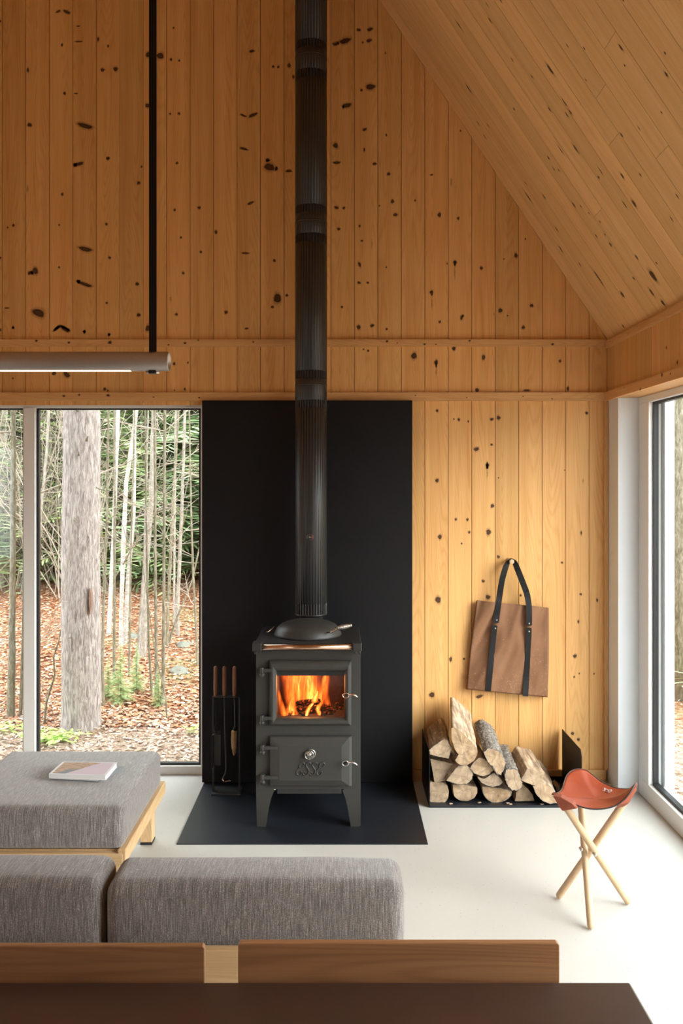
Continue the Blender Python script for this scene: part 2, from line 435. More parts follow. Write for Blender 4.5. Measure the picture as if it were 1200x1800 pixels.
BW = .1325; X0 = .480
mb = MB((1, 0, 0), (0, 0, 1)); n = -Y_
k0 = math.floor((XL - X0) / BW); k = k0
def bid_at(x): return float(int(math.floor((x - X0) / BW)) % 97) + .5
while X0 + k * BW < XR:
    a = max(X0 + k * BW, XL); b = min(X0 + (k + 1) * BW, XR); k += 1
    if b - a < .005: continue
    mb.bid = bid_at((a + b) / 2); top = 2.12
    low = 0.0
    # upper boards
    if a < RX < b:
        mb.poly([(a, W, 2.12), (b, W, 2.12), (b, W, roofz(b)), (RX, W, roofz(RX)), (a, W, roofz(a))])
    else:
        mb.board([(a, W, 2.12), (b, W, 2.12), (b, W, roofz(b)), (a, W, roofz(a))], X_, Z_, n)
    if a < -3.4:
        mb.board([(a, W, 0), (min(b, -3.4), W, 0), (min(b, -3.4), W, 2.12), (a, W, 2.12)], X_, Z_, n)
    if b > -.76:
        mb.board([(max(a, -.76), W, 0), (b, W, 0), (b, W, 2.12), (max(a, -.76), W, 2.12)], X_, Z_, n)
def wk(px, py, w, h, ang=0, st=1.0):
    p = V(px, py, W); s_ = W / FPX
    # keep the knot inside its board
    kx = X0 + math.floor((p.x - X0) / BW) * BW
    hw = w * s_ / 2 * 1.25 * (abs(math.cos(ang)) + .15) + h * s_ / 2 * abs(math.sin(ang)); hw = min(hw, .06)
    p.x = min(max(p.x, kx + hw + .002), kx + BW - hw - .002)
    if p.z > roofz(p.x) - .05: return
    if h > 3.2 * w: st *= .34; w *= 1.3
    mb.bid = bid_at(p.x)
    mb.knot(p, X_, Z_, n, max(w * s_ / 2, .0022), max(h * s_ / 2, .0022), ang, st)
wallk = []
# (x, y, w, h, angle) measured on the upper left part, at twice the size
for x, y, w_, h_, a_ in [(205,40,18,8,.4),(235,42,26,11,-.5),(218,158,8,10,0),(275,92,14,4,0),(270,146,28,4,0),(343,138,8,14,0),(98,246,8,14,0),
    (227,328,10,10,0),(266,329,14,4,0),(104,439,16,14,0),(312,443,56,17,-.25),(276,576,30,12,.2),(262,582,10,10,0),(360,246,14,11,0),(410,243,16,14,.4),
    (515,192,20,16,.4),(575,196,26,20,-.3),(601,209,9,9,0),(630,213,7,7,0),(610,98,7,7,0),(514,371,18,14,.3),(379,557,13,12,0),(380,162,7,9,0),
    (219,683,9,10,0),(487,643,12,11,0),(503,586,6,8,0),(598,400,7,7,0),(629,399,9,9,0),(622,573,9,9,0),(885,180,20,8,.15),(888,405,34,11,.45),(855,406,24,7,-.35),
    (853,523,30,9,-.3),(880,714,26,8,.4),(862,890,28,6,0),(930,587,38,26,-.35),(940,561,13,9,0),(972,592,8,10,0),(1000,601,22,9,0),(960,234,9,8,0),(978,235,8,8,0),
    (1016,230,12,14,0),(1031,270,8,12,0),(614,738,8,8,0),(700,730,12,9,0),(755,816,10,12,0),(636,835,8,7,0),(706,886,9,8,0),(374,788,9,9,0),(385,906,10,9,0),
    (208,791,6,6,0),(208,940,7,7,0),(47,792,9,9,0),(27,800,6,6,0),(310,876,50,15,-.2),(124,952,20,24,0),(100,960,16,12,.6),(148,1100,46,28,-.45),(312,1000,52,12,-.3),
    (276,990,10,8,0),(482,998,13,12,0),(487,1107,14,12,0),(230,1158,40,10,-.6),(198,1156,26,7,.7),(296,1166,9,9,0),(375,1065,8,7,0),(45,1152,8,8,0),(519,1154,16,22,0),
    (644,960,9,9,0),(600,1050,6,20,0),(620,1105,10,10,0),(794,1098,12,12,0),(964,916,10,9,0),(975,1048,26,36,0),(957,1079,11,9,0),(1008,1038,10,10,0),(866,1155,14,6,0),
    (5,75,12,8,0),(6,906,9,7,0),(4,1160,10,10,0),(382,1176,8,7,0),(1170,155,20,10,0),(1170,512,16,20,.6),(1172,572,26,10,0),(1182,730,16,9,-.4),(1190,805,12,8,0),(95,665,7,26,0),(24,1083,16,5,0)]:
    wk(x / 2, y / 2, w_ / 2, h_ / 2, a_)
for x, y, w_, h_, a_ in [(90,158,22,14,-.3),(150,155,32,17,.3),(60,216,64,26,.25),(145,214,30,16,.2),(112,224,10,9,0),(160,458,50,28,.15),(105,475,13,13,0),(38,556,50,22,.3),
    (10,565,9,9,0),(122,683,24,14,.5),(120,790,9,20,0),(174,864,22,15,0),(236,712,8,14,0),(248,917,18,16,0),(268,1062,18,18,0),(284,1132,24,15,0),(388,1057,10,10,0),
    (475,922,16,8,0),(516,1133,19,20,0),(578,960,10,50,0),(615,1152,13,14,0),(198,1085,8,8,0),(12,1097,16,11,.4),(95,1192,12,12,0),(628,690,8,10,0),(410,340,8,8,0),(232,280,6,10,0)]:
    wk(600 + x / 3, y / 3, w_ / 3, h_ / 3, a_)
for x, y, w_, h_, a_ in [(95,195,13,26,.25),(92,291,18,13,-.3),(138,291,13,12,.5),(107,70,16,7,0),(160,90,6,50,0),(236,209,8,9,0),(90,526,20,24,.3),(161,517,22,17,.3),(238,535,12,12,0),
    (2,419,12,12,0),(475,341,18,20,0),(476,400,6,60,0),(518,497,13,14,0),(599,184,19,19,0),(597,240,6,70,0),(558,190,6,9,0),(632,476,12,24,0),(641,466,9,12,0),(737,214,17,17,0),
    (926,147,18,24,0),(837,437,22,24,0),(876,464,9,8,0),(1002,411,19,17,0),(958,526,18,19,0),(807,458,6,20,0),(969,60,7,10,0),(856,166,9,6,0),(382,676,30,32,0),(499,711,20,24,0),
    (499,760,6,50,0),(592,638,20,20,0),(748,685,18,25,0),(714,857,20,18,0),(1152,704,14,14,0),(140,650,12,10,0),(116,642,9,8,0),(975,858,36,8,0),(1194,850,12,22,0)]:
    wk(600 + x / 3, 400 + y / 3, w_ / 3, h_ / 3, a_)
for x, y, w_, h_, a_ in [(127,58,12,12,0),(228,100,12,14,0),(205,97,7,7,0),(272,108,7,10,0),(390,98,18,12,.5),(408,91,18,18,0),(301,237,24,18,.4),(380,216,12,10,0),(360,312,18,18,0),(360,350,6,60,0),
    (127,383,16,18,0),(384,501,17,17,0),(366,623,23,24,0),(214,564,11,11,0),(268,565,12,12,0),(276,624,12,11,0),(241,676,8,8,0),(140,645,18,20,0),(412,738,13,13,0),(412,370,6,6,0),
    (341,851,15,13,0),(363,925,22,20,0),(132,938,26,32,0),(187,1215,13,22,0),(252,1213,10,10,0),(103,1380,26,22,0),(323,1388,34,12,.3),(708,765,11,9,0),(724,335,5,5,0),(824,69,14,12,0),
    (806,385,7,26,0),(797,627,7,16,0),(795,912,12,10,0),(871,940,9,16,0),(784,1040,9,16,0),(768,1200,18,16,0),(764,1297,8,8,0),(788,1281,7,7,0),(857,1282,7,7,0),(757,1560,15,13,0),(784,1588,14,13,0),(514,917,10,12,0)]:
    wk(720 + x / 2.647, 700 + y / 2.647, w_ / 2.647, h_ / 2.647, a_)
for x, y, w_, h_, a_ in [(70,47,10,10,0),(445,70,11,11,0),(575,85,12,10,0),(350,50,50,9,-.5),(300,50,30,8,.6),(285,288,24,17,.5),(358,296,40,22,-.7),(552,372,16,14,-.4),(568,380,9,9,0),(918,238,14,14,0),(974,372,10,12,0),(991,232,8,10,0),(68,315,9,8,0),(920,378,7,7,0)]:
    wk(x / 3, 560 + y / 3, w_ / 3, h_ / 3, a_)
for i in range(70):   # further knots left of and above the frame
    x = rnd.uniform(-3.8, -2.0) if i % 2 else rnd.uniform(-3.0, .3); z = rnd.uniform(2.3, 4.4) if i % 2 else rnd.uniform(4.45, 6.0)
    if z < roofz(x) - .1:
        mb.bid = bid_at(x); kx = X0 + math.floor((x - X0) / BW) * BW; xx = min(max(x, kx + .025), kx + BW - .025)
        mb.knot((xx, W, z), X_, Z_, n, rnd.uniform(.004, .014), rnd.uniform(.004, .012), rnd.uniform(-.4, .4))
# backing
mb.mat = 1; mb.kn = 0
mb.box(-.76, XR + .3, W + .006, W + .22, 0, 2.143)
mb.box(XL - .2, XR + .3, W + .006, W + .22, 2.143, EAVE)
mb.box(XL - .2, -3.4, W + .012, W + .22, 0, 2.143)
mb.poly([(XL, W + .006, EAVE), (XR, W + .006, EAVE), (RX, W + .006, roofz(RX))])
mb.poly([(XL, W + .2, EAVE), (XR, W + .2, EAVE), (RX, W + .2, roofz(RX))])
struct(mb.build('wall_back', [M['pine'], M['drywall']], recalc=False))

# ceiling slopes
def ceiling(name, x0, x1, U, hs, seed):
    r2 = random.Random(seed)
    z0, z1 = roofz(x0), roofz(x1); P0 = Vector((x0, 0, z0)); D = Vector((x1 - x0, 0, z1 - z0)); L = D.length; D.normalize()
    n_ = Vector((-abs(D.z) * (1 if x0 > x1 else -1), 0, -abs(D.x)))
    m = MB(U, D); y = W; row = 0
    joints = {}
    spots = []
    def plane(px, py):
        a = (px - CX) / FPX; b = (CY - py) / FPX; Y = (roofz(0) - EYE) / (b + SL * a)
        return Vector((a * Y, Y, EYE + b * Y))
    if hs > 0:
        for px, py in ((1074, 250), (1080, 57), (1174, 256), (1054, 370)):
            p = plane(px, py); joints.setdefault(int((W - p.y) / BW), []).append((p - P0).dot(D))
    ids = {}
    while y > YB:
        ya = max(y - BW, YB); js = [0.0] + sorted(joints.get(row, []))
        if row not in joints and (row > 9 or hs < 0):
            t_ = r2.uniform(.5, 3)
            while t_ < L - .4: js.append(t_); t_ += r2.uniform(1.4, 3.4)
        elif row in joints: js.append(max(js) + 2.9)
        js = [j for j in js if j < L] + [L]
        ids[row] = []
        for a, b in zip(js, js[1:]):
            m.bid = round(r2.uniform(0, 90), 2); ids[row].append((a, b, m.bid))
            q = [P0 + D * a + Vector((0, ya, 0)), P0 + D * a + Vector((0, y, 0)), P0 + D * (b - .0012) + Vector((0, y, 0)), P0 + D * (b - .0012) + Vector((0, ya, 0))]
            m.board(q, Y_, D, n_, .0014, .010)
        y -= BW; row += 1
    def ck(px=None, py=None, w=0, h=0, p=None, ang=0):
        if p is None:
            p = plane(px, py); s_ = p.y / FPX; w *= s_ * 1.15; h *= s_ * 1.5
        t_ = (p - P0).dot(D); rw = int((W - p.y) / BW)
        for a, b, bd in ids.get(rw, []):
            if a <= t_ <= b: m.bid = bd
        ylo = W - (rw + 1) * BW; hw = w * .75 + .003
        p = p.copy(); p.y = min(max(p.y, ylo + hw), ylo + BW - hw)
        m.knot(p, Y_, D, n_, max(w / 2, .0025), max(h / 2, .003), ang)
    if hs > 0:
        for x, y_, w_, h_ in [(183,108,10,20),(20,135,10,36),(240,5,9,14),(72,470,13,38),(300,315,8,16),(500,365,20,44),(405,405,9,16),(310,575,12,12),(497,575,12,18),
            (590,240,7,16),(679,255,10,12),(688,422,7,10),(605,590,12,22),(588,605,10,20),(575,540,10,36),(120,650,8,18),(155,720,8,18),(173,662,7,18),(384,1038,13,40),
            (465,1040,12,18),(370,965,7,14),(491,832,13,12),(519,891,8,14),(545,897,9,10),(555,790,9,34),(635,778,15,30),(648,803,8,16),(764,900,8,34),(755,935,14,9),
            (880,928,16,22),(975,922,10,14),(942,1074,22,30),(893,1080,10,30),(622,1082,12,22),(662,1088,8,10),(704,1124,8,9),(761,1170,8,9),(872,250,15,26),(892,345,10,9),
            (1112,392,16,20),(1105,280,12,10),(1086,592,9,10),(873,715,12,16),(967,675,6,18),(885,2,10,8),(168,25,6,20),(1140,1155,8,22),(45,1160,10,10)]:
            ck(800 + x / 3, y_ / 3, w_ / 3, h_ / 3)
        for x, y_, w_, h_ in [(903,980,9,46),(985,1037,16,16),(1095,970,26,34),(1090,1028,12,22),(1037,905,10,14),(1107,925,7,7),(1028,978,9,9),(945,860,10,12),(770,875,8,18),
            (838,930,7,10),(1130,1065,14,16),(990,1147,9,9),(895,830,7,9),(756,806,7,12),(925,825,6,6),(908,780,6,7),(1180,690,6,14)]:
            ck(600 + x / 2, y_ / 2, w_ / 2, h_ / 2)
        for i in range(60): ck(p=Vector((0, rnd.uniform(YB + .1, 2.8), 0)) + P0 * 1 + D * rnd.uniform(.1, L - .1) , w=rnd.uniform(.006, .02), h=rnd.uniform(.01, .03))
    m.mat = 1
    nn = n_ * -1
    for o1 in (.012, .22):
        m.poly([P0 + nn * o1 + Vector((0, YB - .3, 0)), P0 + nn * o1 + Vector((0, W + .3, 0)), P0 + D * (L + .0) + nn * o1 + Vector((0, W + .3, 0)), P0 + D * L + nn * o1 + Vector((0, YB - .3, 0))])
    struct(m.build(name, [M['pine_ceiling'], M['drywall']], recalc=False))
ceiling('ceiling', XR, RX, (0, 1, 0), 1, 3)
ceiling('ceiling', XL, RX, (0, 1, 0), -1, 4)

# right wall above the window
mb = MB((0, 1, 0), (0, 0, 1)); y = W; n = -X_
while y > YB:
    ya = max(y - .118, YB); mb.bid = round(rnd.uniform(0, 90), 1)
    mb.board([(XR, ya, 2.143), (XR, y, 2.143), (XR, y, EAVE), (XR, ya, EAVE)], Y_, Z_, n, .0013, .006); y -= .118
for px, py, w_ in ((1171, 611, .007), (1190, 637, .009), (1150, 560, .004)):
    Y = XR * FPX / (px - CX); p = V(px, py, Y)
    mb.bid = .5; mb.knot(p, Y_, Z_, n, w_, w_)
mb.mat = 1; mb.box(XR + .006, XR + .30, YB - .1, W + .2, 2.146, EAVE)
mb.box(XR + .03, XR + .30, 4.80, W + .2, 0, 2.146)
mb.box(XR + .006, XR + .30, YB - .1, .85, 0, 2.146)
struct(mb.build('wall_right', [M['pine'], M['drywall']], recalc=False))
# left wall with an added, unseen window opening for room light; solid rear wall
mb = MB((0, 1, 0), (0, 0, 1))
mb.bid = 3
mb.box(XL - .2, XL, YB, W, 2.143, EAVE); mb.box(XL - .2, XL, YB, -.9, 0, 2.143); mb.box(XL - .2, XL, .9, W, 0, 2.143)
struct(mb.build('wall_left', M['pine']))
mb = MB((1, 0, 0), (0, 0, 1)); mb.bid = 5
mb.box(XL, XR, YB - .2, YB, 0, EAVE)
mb.prism([(XL, YB - .2, EAVE), (XR, YB - .2, EAVE), (RX, YB - .2, roofz(RX))], (0, .2, 0))
struct(mb.build('wall_rear', M['pine']))

# trims
def trim(name, x0, x1, y0, y1, z0, z1, mat, A, U, bid, bevel=.002):
    m = MB(U, A); m.bid = bid; m.box(x0, x1, y0, y1, z0, z1)
    return struct(m.build(name, mat, bevel=bevel))
def trimk(name, z0, z1, x0, x1, bid, ks):
    m = MB((0, 0, 1), (1, 0, 0)); m.bid = bid; yf = W - .022
    m.box(x0, x1, yf, W + .004, z0, z1)
    for px, py, w_ in ks: m.knot(V(px, py, yf), Z_, X_, -Y_, w_, w_ * 1.1)
    struct(m.build(name, M['pine_trim'], recalc=False))
trimk('trim_1', 2.450, 2.488, XL, XR, 11, [(64,599,.006),(121,602,.006),(193,602,.009),(325,603,.006),(348,598,.004),(296,606,.004),(680,600,.006),(698,603,.003),(746,605,.005),(766,605,.003),(825,599,.005),(971,605,.006),(445,601,.004)])
trimk('trim_2', 2.143, 2.190, XL, XR, 23, [(112,696,.006),(139,694,.005),(190,695,.007),(270,698,.003),(350,699,.004),(730,695,.003),(820,699,.003),(919,697,.003),(970,701,.003)])
trim('trim_3', XR - .02, XR, YB, W - .022, EAVE - .052, EAVE - .012, M['pine_trim'], (0, 1, 0), (0, 0, 1), 31)
m = MB((0, 0, 1), (0, 1, 0)); m.bid = 43; m.box(XR - .02, XR, YB, W - .022, 2.143, 2.190)
for px, py, w_ in ((1097, 681, .004), (1125, 684, .006), (1163, 659, .009), (1178, 657, .005)):
    Y = (XR - .02) * FPX / (px - CX); m.knot(V(px, py, Y), Z_, Y_, -X_, w_, w_)
struct(m.build('trim_4', M['pine_trim'], recalc=False))
trim('trim_5', XR - .022, XR - .001, W - .022, W, .0661, 2.143, M['pine_trim'], (0, 0, 1), (1, 0, 0), 53)
trim('baseboard_back', .409, XR - .012, W - .018, W, 0, .065, M['pine_trim'], (1, 0, 0), (0, 0, 1), 61)
# soffits above the windows
trim('trim_6', XR, 1.70, YB, 4.80, 2.1435, 2.158, M['pine_trim'], (0, 1, 0), (1, 0, 0), 71, 0)
trim('trim_7', XL, -.765, W, W + .16, 2.1435, 2.158, M['pine_trim'], (1, 0, 0), (0, 1, 0), 73, 0)
# painted corner post: inner face and the face turned to the room
m = MB(); m.box(XR + .0005, XR + .029, 4.788, W - .001, 0, 2.143); m.mat = 1
m.box(XR + .0005, 1.70, 4.786, 4.7879, 0, 2.143); m.box(XR + .029, 1.70, 4.788, W - .001, 0, 2.143)
struct(m.build('trim_8', [M['grey_metal'], M['grey_metal']]))

# windows -------------------------------------------------------------
def pane(name, pts, parent, thick):
    m = MB(); m.prism(pts, thick); return m.build(name, M['glass'], parent)
# back window: outer frame, mullion, two panes
w1 = bpy.data.objects.new('window_1', None); col.objects.link(w1); w1.location = (-2.1, 5.1, 0)
struct(w1, 'tall two-pane window in a white frame left of the black panel, facing the forest', 'window')
YF = 5.075
m = MB()
m.box(-3.4, -.765, YF, YF + .07, 0, .050); m.box(-3.4, -.765, YF, YF + .07, 2.112, 2.143)
m.box(-.80, -.765, YF, YF + .07, .05, 2.112); m.box(-3.4, -3.35, YF, YF + .07, .05, 2.112)
mulx0, mulx1 = (42 - CX) * YF / FPX, (62 - CX) * YF / FPX
m.box(mulx0, mulx1, YF - .012, YF + .07, .0501, 2.1119)
m.build('window_frame', M['white_metal'], w1, bevel=.002)
m = MB()
for a, b in ((mulx1, -.80), (-3.35, mulx0)):
    gw = .013; y0, y1 = YF + .02, YF + .05
    m.box(a, a + gw, y0, y1, .05, 2.112); m.box(b - gw, b, y0, y1, .05, 2.112)
    m.box(a + gw, b - gw, y0, y1, 2.103, 2.112); m.box(a + gw, b - gw, y0, y1, .05, .062)
m.build('gasket', M['gasket'], w1)
for a, b in ((mulx1 + .01, -.81), (-3.34, mulx0 - .01)):
    m = MB(); m.box(a, b, YF + .03, YF + .036, .056, 2.106); m.build('pane', M['glass'], w1)
# reveal beside the window behind the heat shield is the wall itself
# right window: long strip
w2 = bpy.data.objects.new('window_2', None); col.objects.link(w2); w2.location = (1.66, 1.1, 0)
struct(w2, 'floor-length window in a white frame along the right wall', 'window')
XF = 1.622; m = MB(); ye, y0 = 4.786, .85
m.box(XF, XF + .07, y0, ye, 0, .092); m.box(XF, XF + .07, y0, ye, 2.107, 2.1435)
muls = [(ye - .150, ye), (2.62, 2.70), (y0, y0 + .08)]
for a, b in muls: m.box(XF, XF + .07, a, b, .092, 2.107)
m.build('window_frame', M['white_metal'], w2, bevel=.003)
m = MB(); g = .011
for (a1, b1), (a0, b0) in zip(muls, muls[1:]):
    hi, lo = a1, b0; x0_, x1_ = XF + .022, XF + .05
    m.box(x0_, x1_, hi - g, hi, .092, 2.107); m.box(x0_, x1_, lo, lo + g, .092, 2.107)
    m.box(x0_, x1_, lo + g, hi - g, 2.095, 2.107); m.box(x0_, x1_, lo + g, hi - g, .092, .108)
m.build('gasket', M['gasket'], w2)
for (a1, b1), (a0, b0) in zip(muls, muls[1:]):
    m = MB(); m.box(XF + .034, XF + .040, b0 + .01, a1 - .01, .10, 2.10); m.build('pane', M['glass'], w2)
m = MB(); m.box(1.695, 1.745, 4.60, 4.72, -.05, 2.16); m.box(1.695, 1.86, 4.0, 4.60, -.06, .02)
m.box(1.695, 1.86, y0, 4.0, -.06, .02)
struct(m.build('trim_9', M['grey_metal']), 'white outer window reveal', 'trim')
# unseen left window, added and sized for light on the ceiling
m = MB()
for a in (-.9, .84): m.box(XL - .12, XL - .06, a, a + .06, 0, 2.143)
m.box(XL - .12, XL - .06, -.84, .84, 0, .06); m.box(XL - .12, XL - .06, -.84, .84, 2.09, 2.143)
struct(m.build('window_3', M['white_metal']), 'white-framed window added out of view to light the room', 'window')

# ---------------------------------------------------------------- hearth
YP = 4.93
m = MB(); m.box((355 - CX) * YP / FPX, (724.5 - CX) * YP / FPX, YP, YP + .012, .006, 2.1425)
for xx in (-.6, .25):
    for zz in (.5, 1.6): m.box(xx, xx + .03, YP + .012, W, zz, zz + .03)
tag(m.build('heat_shield_panel', M['black_steel'], bevel=.001), 'tall matt black steel panel on the wall behind the wood stove', 'wall panel')
m = MB(); a = F(310, 1485); b = F(752, 1485)
m.box(a.x, b.x, a.y, YP + .012, .0, .005)
tag(m.build('hearth_plate', M['hearth_steel'], bevel=.001), 'flat black steel floor plate under the wood stove', 'floor plate')

# ---------------------------------------------------------------- wood stove
SY = 4.30
stove = thing('wood_stove', (-.156, 4.53, .005), 'grey cast-iron wood stove on legs with a glowing fire window and ESSE lettering', 'stove')
def sx_(px, Y=SY): return (px - CX) * Y / FPX
def sz_(py, Y=SY): return EYE - (py - CY) * Y / FPX
bx0, bx1, bz0, bz1, by1 = sx_(449.8), sx_(633.6), sz_(1387), sz_(1142), 4.77
gx0, gx1, gz0, gz1 = sx_(487), sx_(605), sz_(1260), sz_(1179)
m = MB()
def ringface(m, o, i, Y):
    (x0, x1, z0, z1), (a0, a1, c0, c1) = o, i
    O = [(x0, Y, z0), (x1, Y, z0), (x1, Y, z1), (x0, Y, z1)]; I = [(a0, Y, c0), (a1, Y, c0), (a1, Y, c1), (a0, Y, c1)]
    for k in range(4): m.poly([O[k], O[(k + 1) % 4], I[(k + 1) % 4], I[k]])
ringface(m, (bx0, bx1, bz0, bz1), (gx0, gx1, gz0, gz1), SY)
m.poly([(bx0, SY, bz0), (bx0, by1, bz0), (bx0, by1, bz1), (bx0, SY, bz1)]); m.poly([(bx1, SY, bz0), (bx1, by1, bz0), (bx1, by1, bz1), (bx1, SY, bz1)])
m.poly([(bx0, by1, bz0), (bx1, by1, bz0), (bx1, by1, bz1), (bx0, by1, bz1)]); m.poly([(bx0, SY, bz1), (bx1, SY, bz1), (bx1, by1, bz1), (bx0, by1, bz1)])
m.poly([(bx0, SY, bz0), (bx1, SY, bz0), (bx1, by1, bz0), (bx0, by1, bz0)])
m.build('body', M['stove'], stove)
m = MB()  # firebox lining
fx0, fx1, fz0, fz1, fy1 = gx0 - .005, gx1 + .005, gz0 - .004, gz1 + .02, SY + .33
m.poly([(fx0, SY, fz0), (fx1, SY, fz0), (fx1, fy1, fz0), (fx0, fy1, fz0)]); m.poly([(fx0, SY, fz1), (fx1, SY, fz1), (fx1, fy1, fz1), (fx0, fy1, fz1)])
m.poly([(fx0, SY, fz0), (fx0, fy1, fz0), (fx0, fy1, fz1), (fx0, SY, fz1)]); m.poly([(fx1, SY, fz0), (fx1, fy1, fz0), (fx1, fy1, fz1), (fx1, SY, fz1)])
m.poly([(fx0, fy1, fz0), (fx1, fy1, fz0), (fx1, fy1, fz1), (fx0, fy1, fz1)])
m.mat = 1; m.box(fx0, fx1, SY + .004, SY + .02, sz_(1188), fz1)
m.build('firebox', [M['brick'], M['soot_slot_shade']], stove)
m = MB(); m.box(sx_(447), sx_(634.5), SY - .012, 4.79, sz_(1140.5), .900)
m.build('top_plate', M['stove_dark'], stove, bevel=.004)
m = MB(); m.box(sx_(452), sx_(630), SY - .008, 4.785, .9, .9035); m.build('hot_plate', M['stove_dark'], stove, bevel=.001)
m = MB(); ry = 4.235; m.tube([(sx_(458, ry), ry, sz_(1137.5, ry)), (sx_(623, ry), ry, sz_(1137.5, ry))], .0135, 20)
m.build('rail', M['copper'], stove)
for a, b in ((444, 460), (620, 635.5)):
    m = MB(); m.box(sx_(a, ry), sx_(b, ry), ry - .018, SY - .012, sz_(1144, ry), sz_(1129.5, ry)); o = m.build('rail_bracket', M['stove_dark'], stove, bevel=.004)
    m = MB()
    for c in ((a + b) / 2 - 3.5, (a + b) / 2 + 4): m.tube([(sx_(c, 4.27), 4.27, sz_(1144, 4.27)), (sx_(c, 4.27), 4.27, sz_(1149.5, 4.27))], .0055, 10)
    m.build('bolt', M['stove_dark'], o)
# dome lid
LC = Vector((-.163, 4.515, .9035)); LR = .172
prof = [(LR * .985, 0), (LR, .006), (LR * .985, .014)]
for t in range(1, 11):
    a = t / 10 * math.pi / 2; prof.append((LR * .97 * math.cos(a) ** .75 if t < 10 else .002, .014 + .066 * math.sin(a)))
m = MB(); m.lathe(prof, LC, 56); lid = m.build('hot_plate_lid', M['stove'], stove)
m = MB(); a = V(575.5, 1112, 4.37); b = V(583, 1111.5, 4.36); c = V(592, 1104, 4.35); d = V(618, 1099, 4.33)
m.tube([V(574, 1112, 4.39), b, c], .0033, 10); m.build('handle_rod', M['brass'], lid)
m = MB(); pts = []; rr = []
for i in range(61):
    t = i / 60; pts.append(c.lerp(d, t)); rr.append((.0075 + .0045 * math.sin(math.pi * min(t * 1.1, 1))) * (1 + .16 * math.cos(t * 13 * 2 * math.pi)) if i not in (0, 60) else .005)
m.tube(pts, rr, 14); m.build('coil_grip', M['chrome'], lid)
m = MB(); m.tube([V(468.5, 1111, 4.47), V(471, 1111, 4.47), V(481, 1102, 4.5)], .003, 10); m.build('lid_hinge', M['brass'], lid)

def rloops(m, specs):
    rings = []
    for x0, x1, z0, z1, Y in specs: rings.append([(x0, Y, z0), (x1, Y, z0), (x1, Y, z1), (x0, Y, z1)])
    return rings
# upper door
ox0, ox1, oz0, oz1 = sx_(473, 4.285), sx_(617.5, 4.285), sz_(1275, 4.285), sz_(1161, 4.285)
m = MB(); specs = []
dx0, dx1, dz0, dz1 = gx0 - ox0, ox1 - gx1, gz0 - oz0, oz1 - gz1
for t, Y in ((0, SY + .001), (0, 4.284), (.10, 4.276), (.28, 4.270), (.5, 4.268), (.72, 4.271), (.9, 4.278), (1.0, 4.288), (1.0, 4.302)):
    specs.append((ox0 + dx0 * t, ox1 - dx1 * t, oz0 + dz0 * t, oz1 - dz1 * t, Y))
m.loops(rloops(m, specs), True, False, False); d1 = m.build('fire_door', M['stove'], stove)
m = MB(); m.box(gx0 - .001, gx1 + .001, 4.290, 4.294, gz0 - .001, gz1 + .001); m.build('door_glass', M['glass'], d1)
# lower door
ox0, ox1, oz0, oz1 = sx_(473.5, 4.285), sx_(618, 4.285), sz_(1382, 4.285), sz_(1294, 4.285)
ix0, ix1, iz0, iz1 = sx_(491, 4.268), sx_(600, 4.268), sz_(1372, 4.268), sz_(1312, 4.268)
m = MB()
m.loops(rloops(m, [(ox0, ox1, oz0, oz1, SY + .001), (ox0, ox1, oz0, oz1, 4.286), (ox0 + .004, ox1 - .012, oz0 + .004, oz1 - .004, 4.278), (ix0, ix1, iz0, iz1, 4.2685)]), True, False, True)
d2 = m.build('ash_door', M['stove'], stove)
# hinges
def hinge(px0, px1, py, parent):
    m = MB(); z = sz_(py, 4.28)
    m.box(sx_(px0 + 2, 4.28), sx_(px1, 4.28), 4.268, 4.290, z - .008, z + .008)
    m.tube([(sx_(px0 + 4, 4.27), 4.276, z - .013), (sx_(px0 + 4, 4.27), 4.276, z + .013)], .0095, 14)
    m.lathe([(.001, -.034), (.008, -.031), (.0115, -.025), (.0125, -.019), (.008, -.013)], (sx_(px0 + 4.5, 4.27), 4.272, z), 16)
    m.box(sx_(px0 + 1, 4.28), sx_(px0 + 8, 4.28), 4.28, SY, z - .012, z + .012)
    m.build('hinge', M['stove'], parent, bevel=.001)
hinge(456, 479, 1178, d1); hinge(456, 479, 1262, d1); hinge(457, 488, 1314, d2); hinge(457, 488, 1366, d2)
def door_handle(px, py, parent, mat):
    m = MB(); y = 4.245
    m.smooth = True
    loop = [V(px + 5.4 * math.cos(t), py - 4.3 * math.sin(t), y) for t in [2 * math.pi * k / 20 for k in range(21)]]
    m.tube(loop, .0024, 8)
    m.tube([V(px + 4.5, py - 1.5, y), V(px + 9, py - 2.4, y - .004), V(px + 13, py - 1.4, y - .008), V(px + 17, py + .2, y - .008), V(px + 20, py + 2.6, y - .006)], [.004, .0058, .005, .004, .003], 10, round_end=True)
    o = m.build('handle', mat, parent)
    m = MB(); m.tube([V(px + 1, py, 4.27), V(px + 1, py, 4.247)], .0075, 14); m.build('handle_boss', M['stove_dark'], o)
door_handle(607.5, 1222.5, d1, M['brass']); door_handle(607, 1342, d2, M['chrome'])
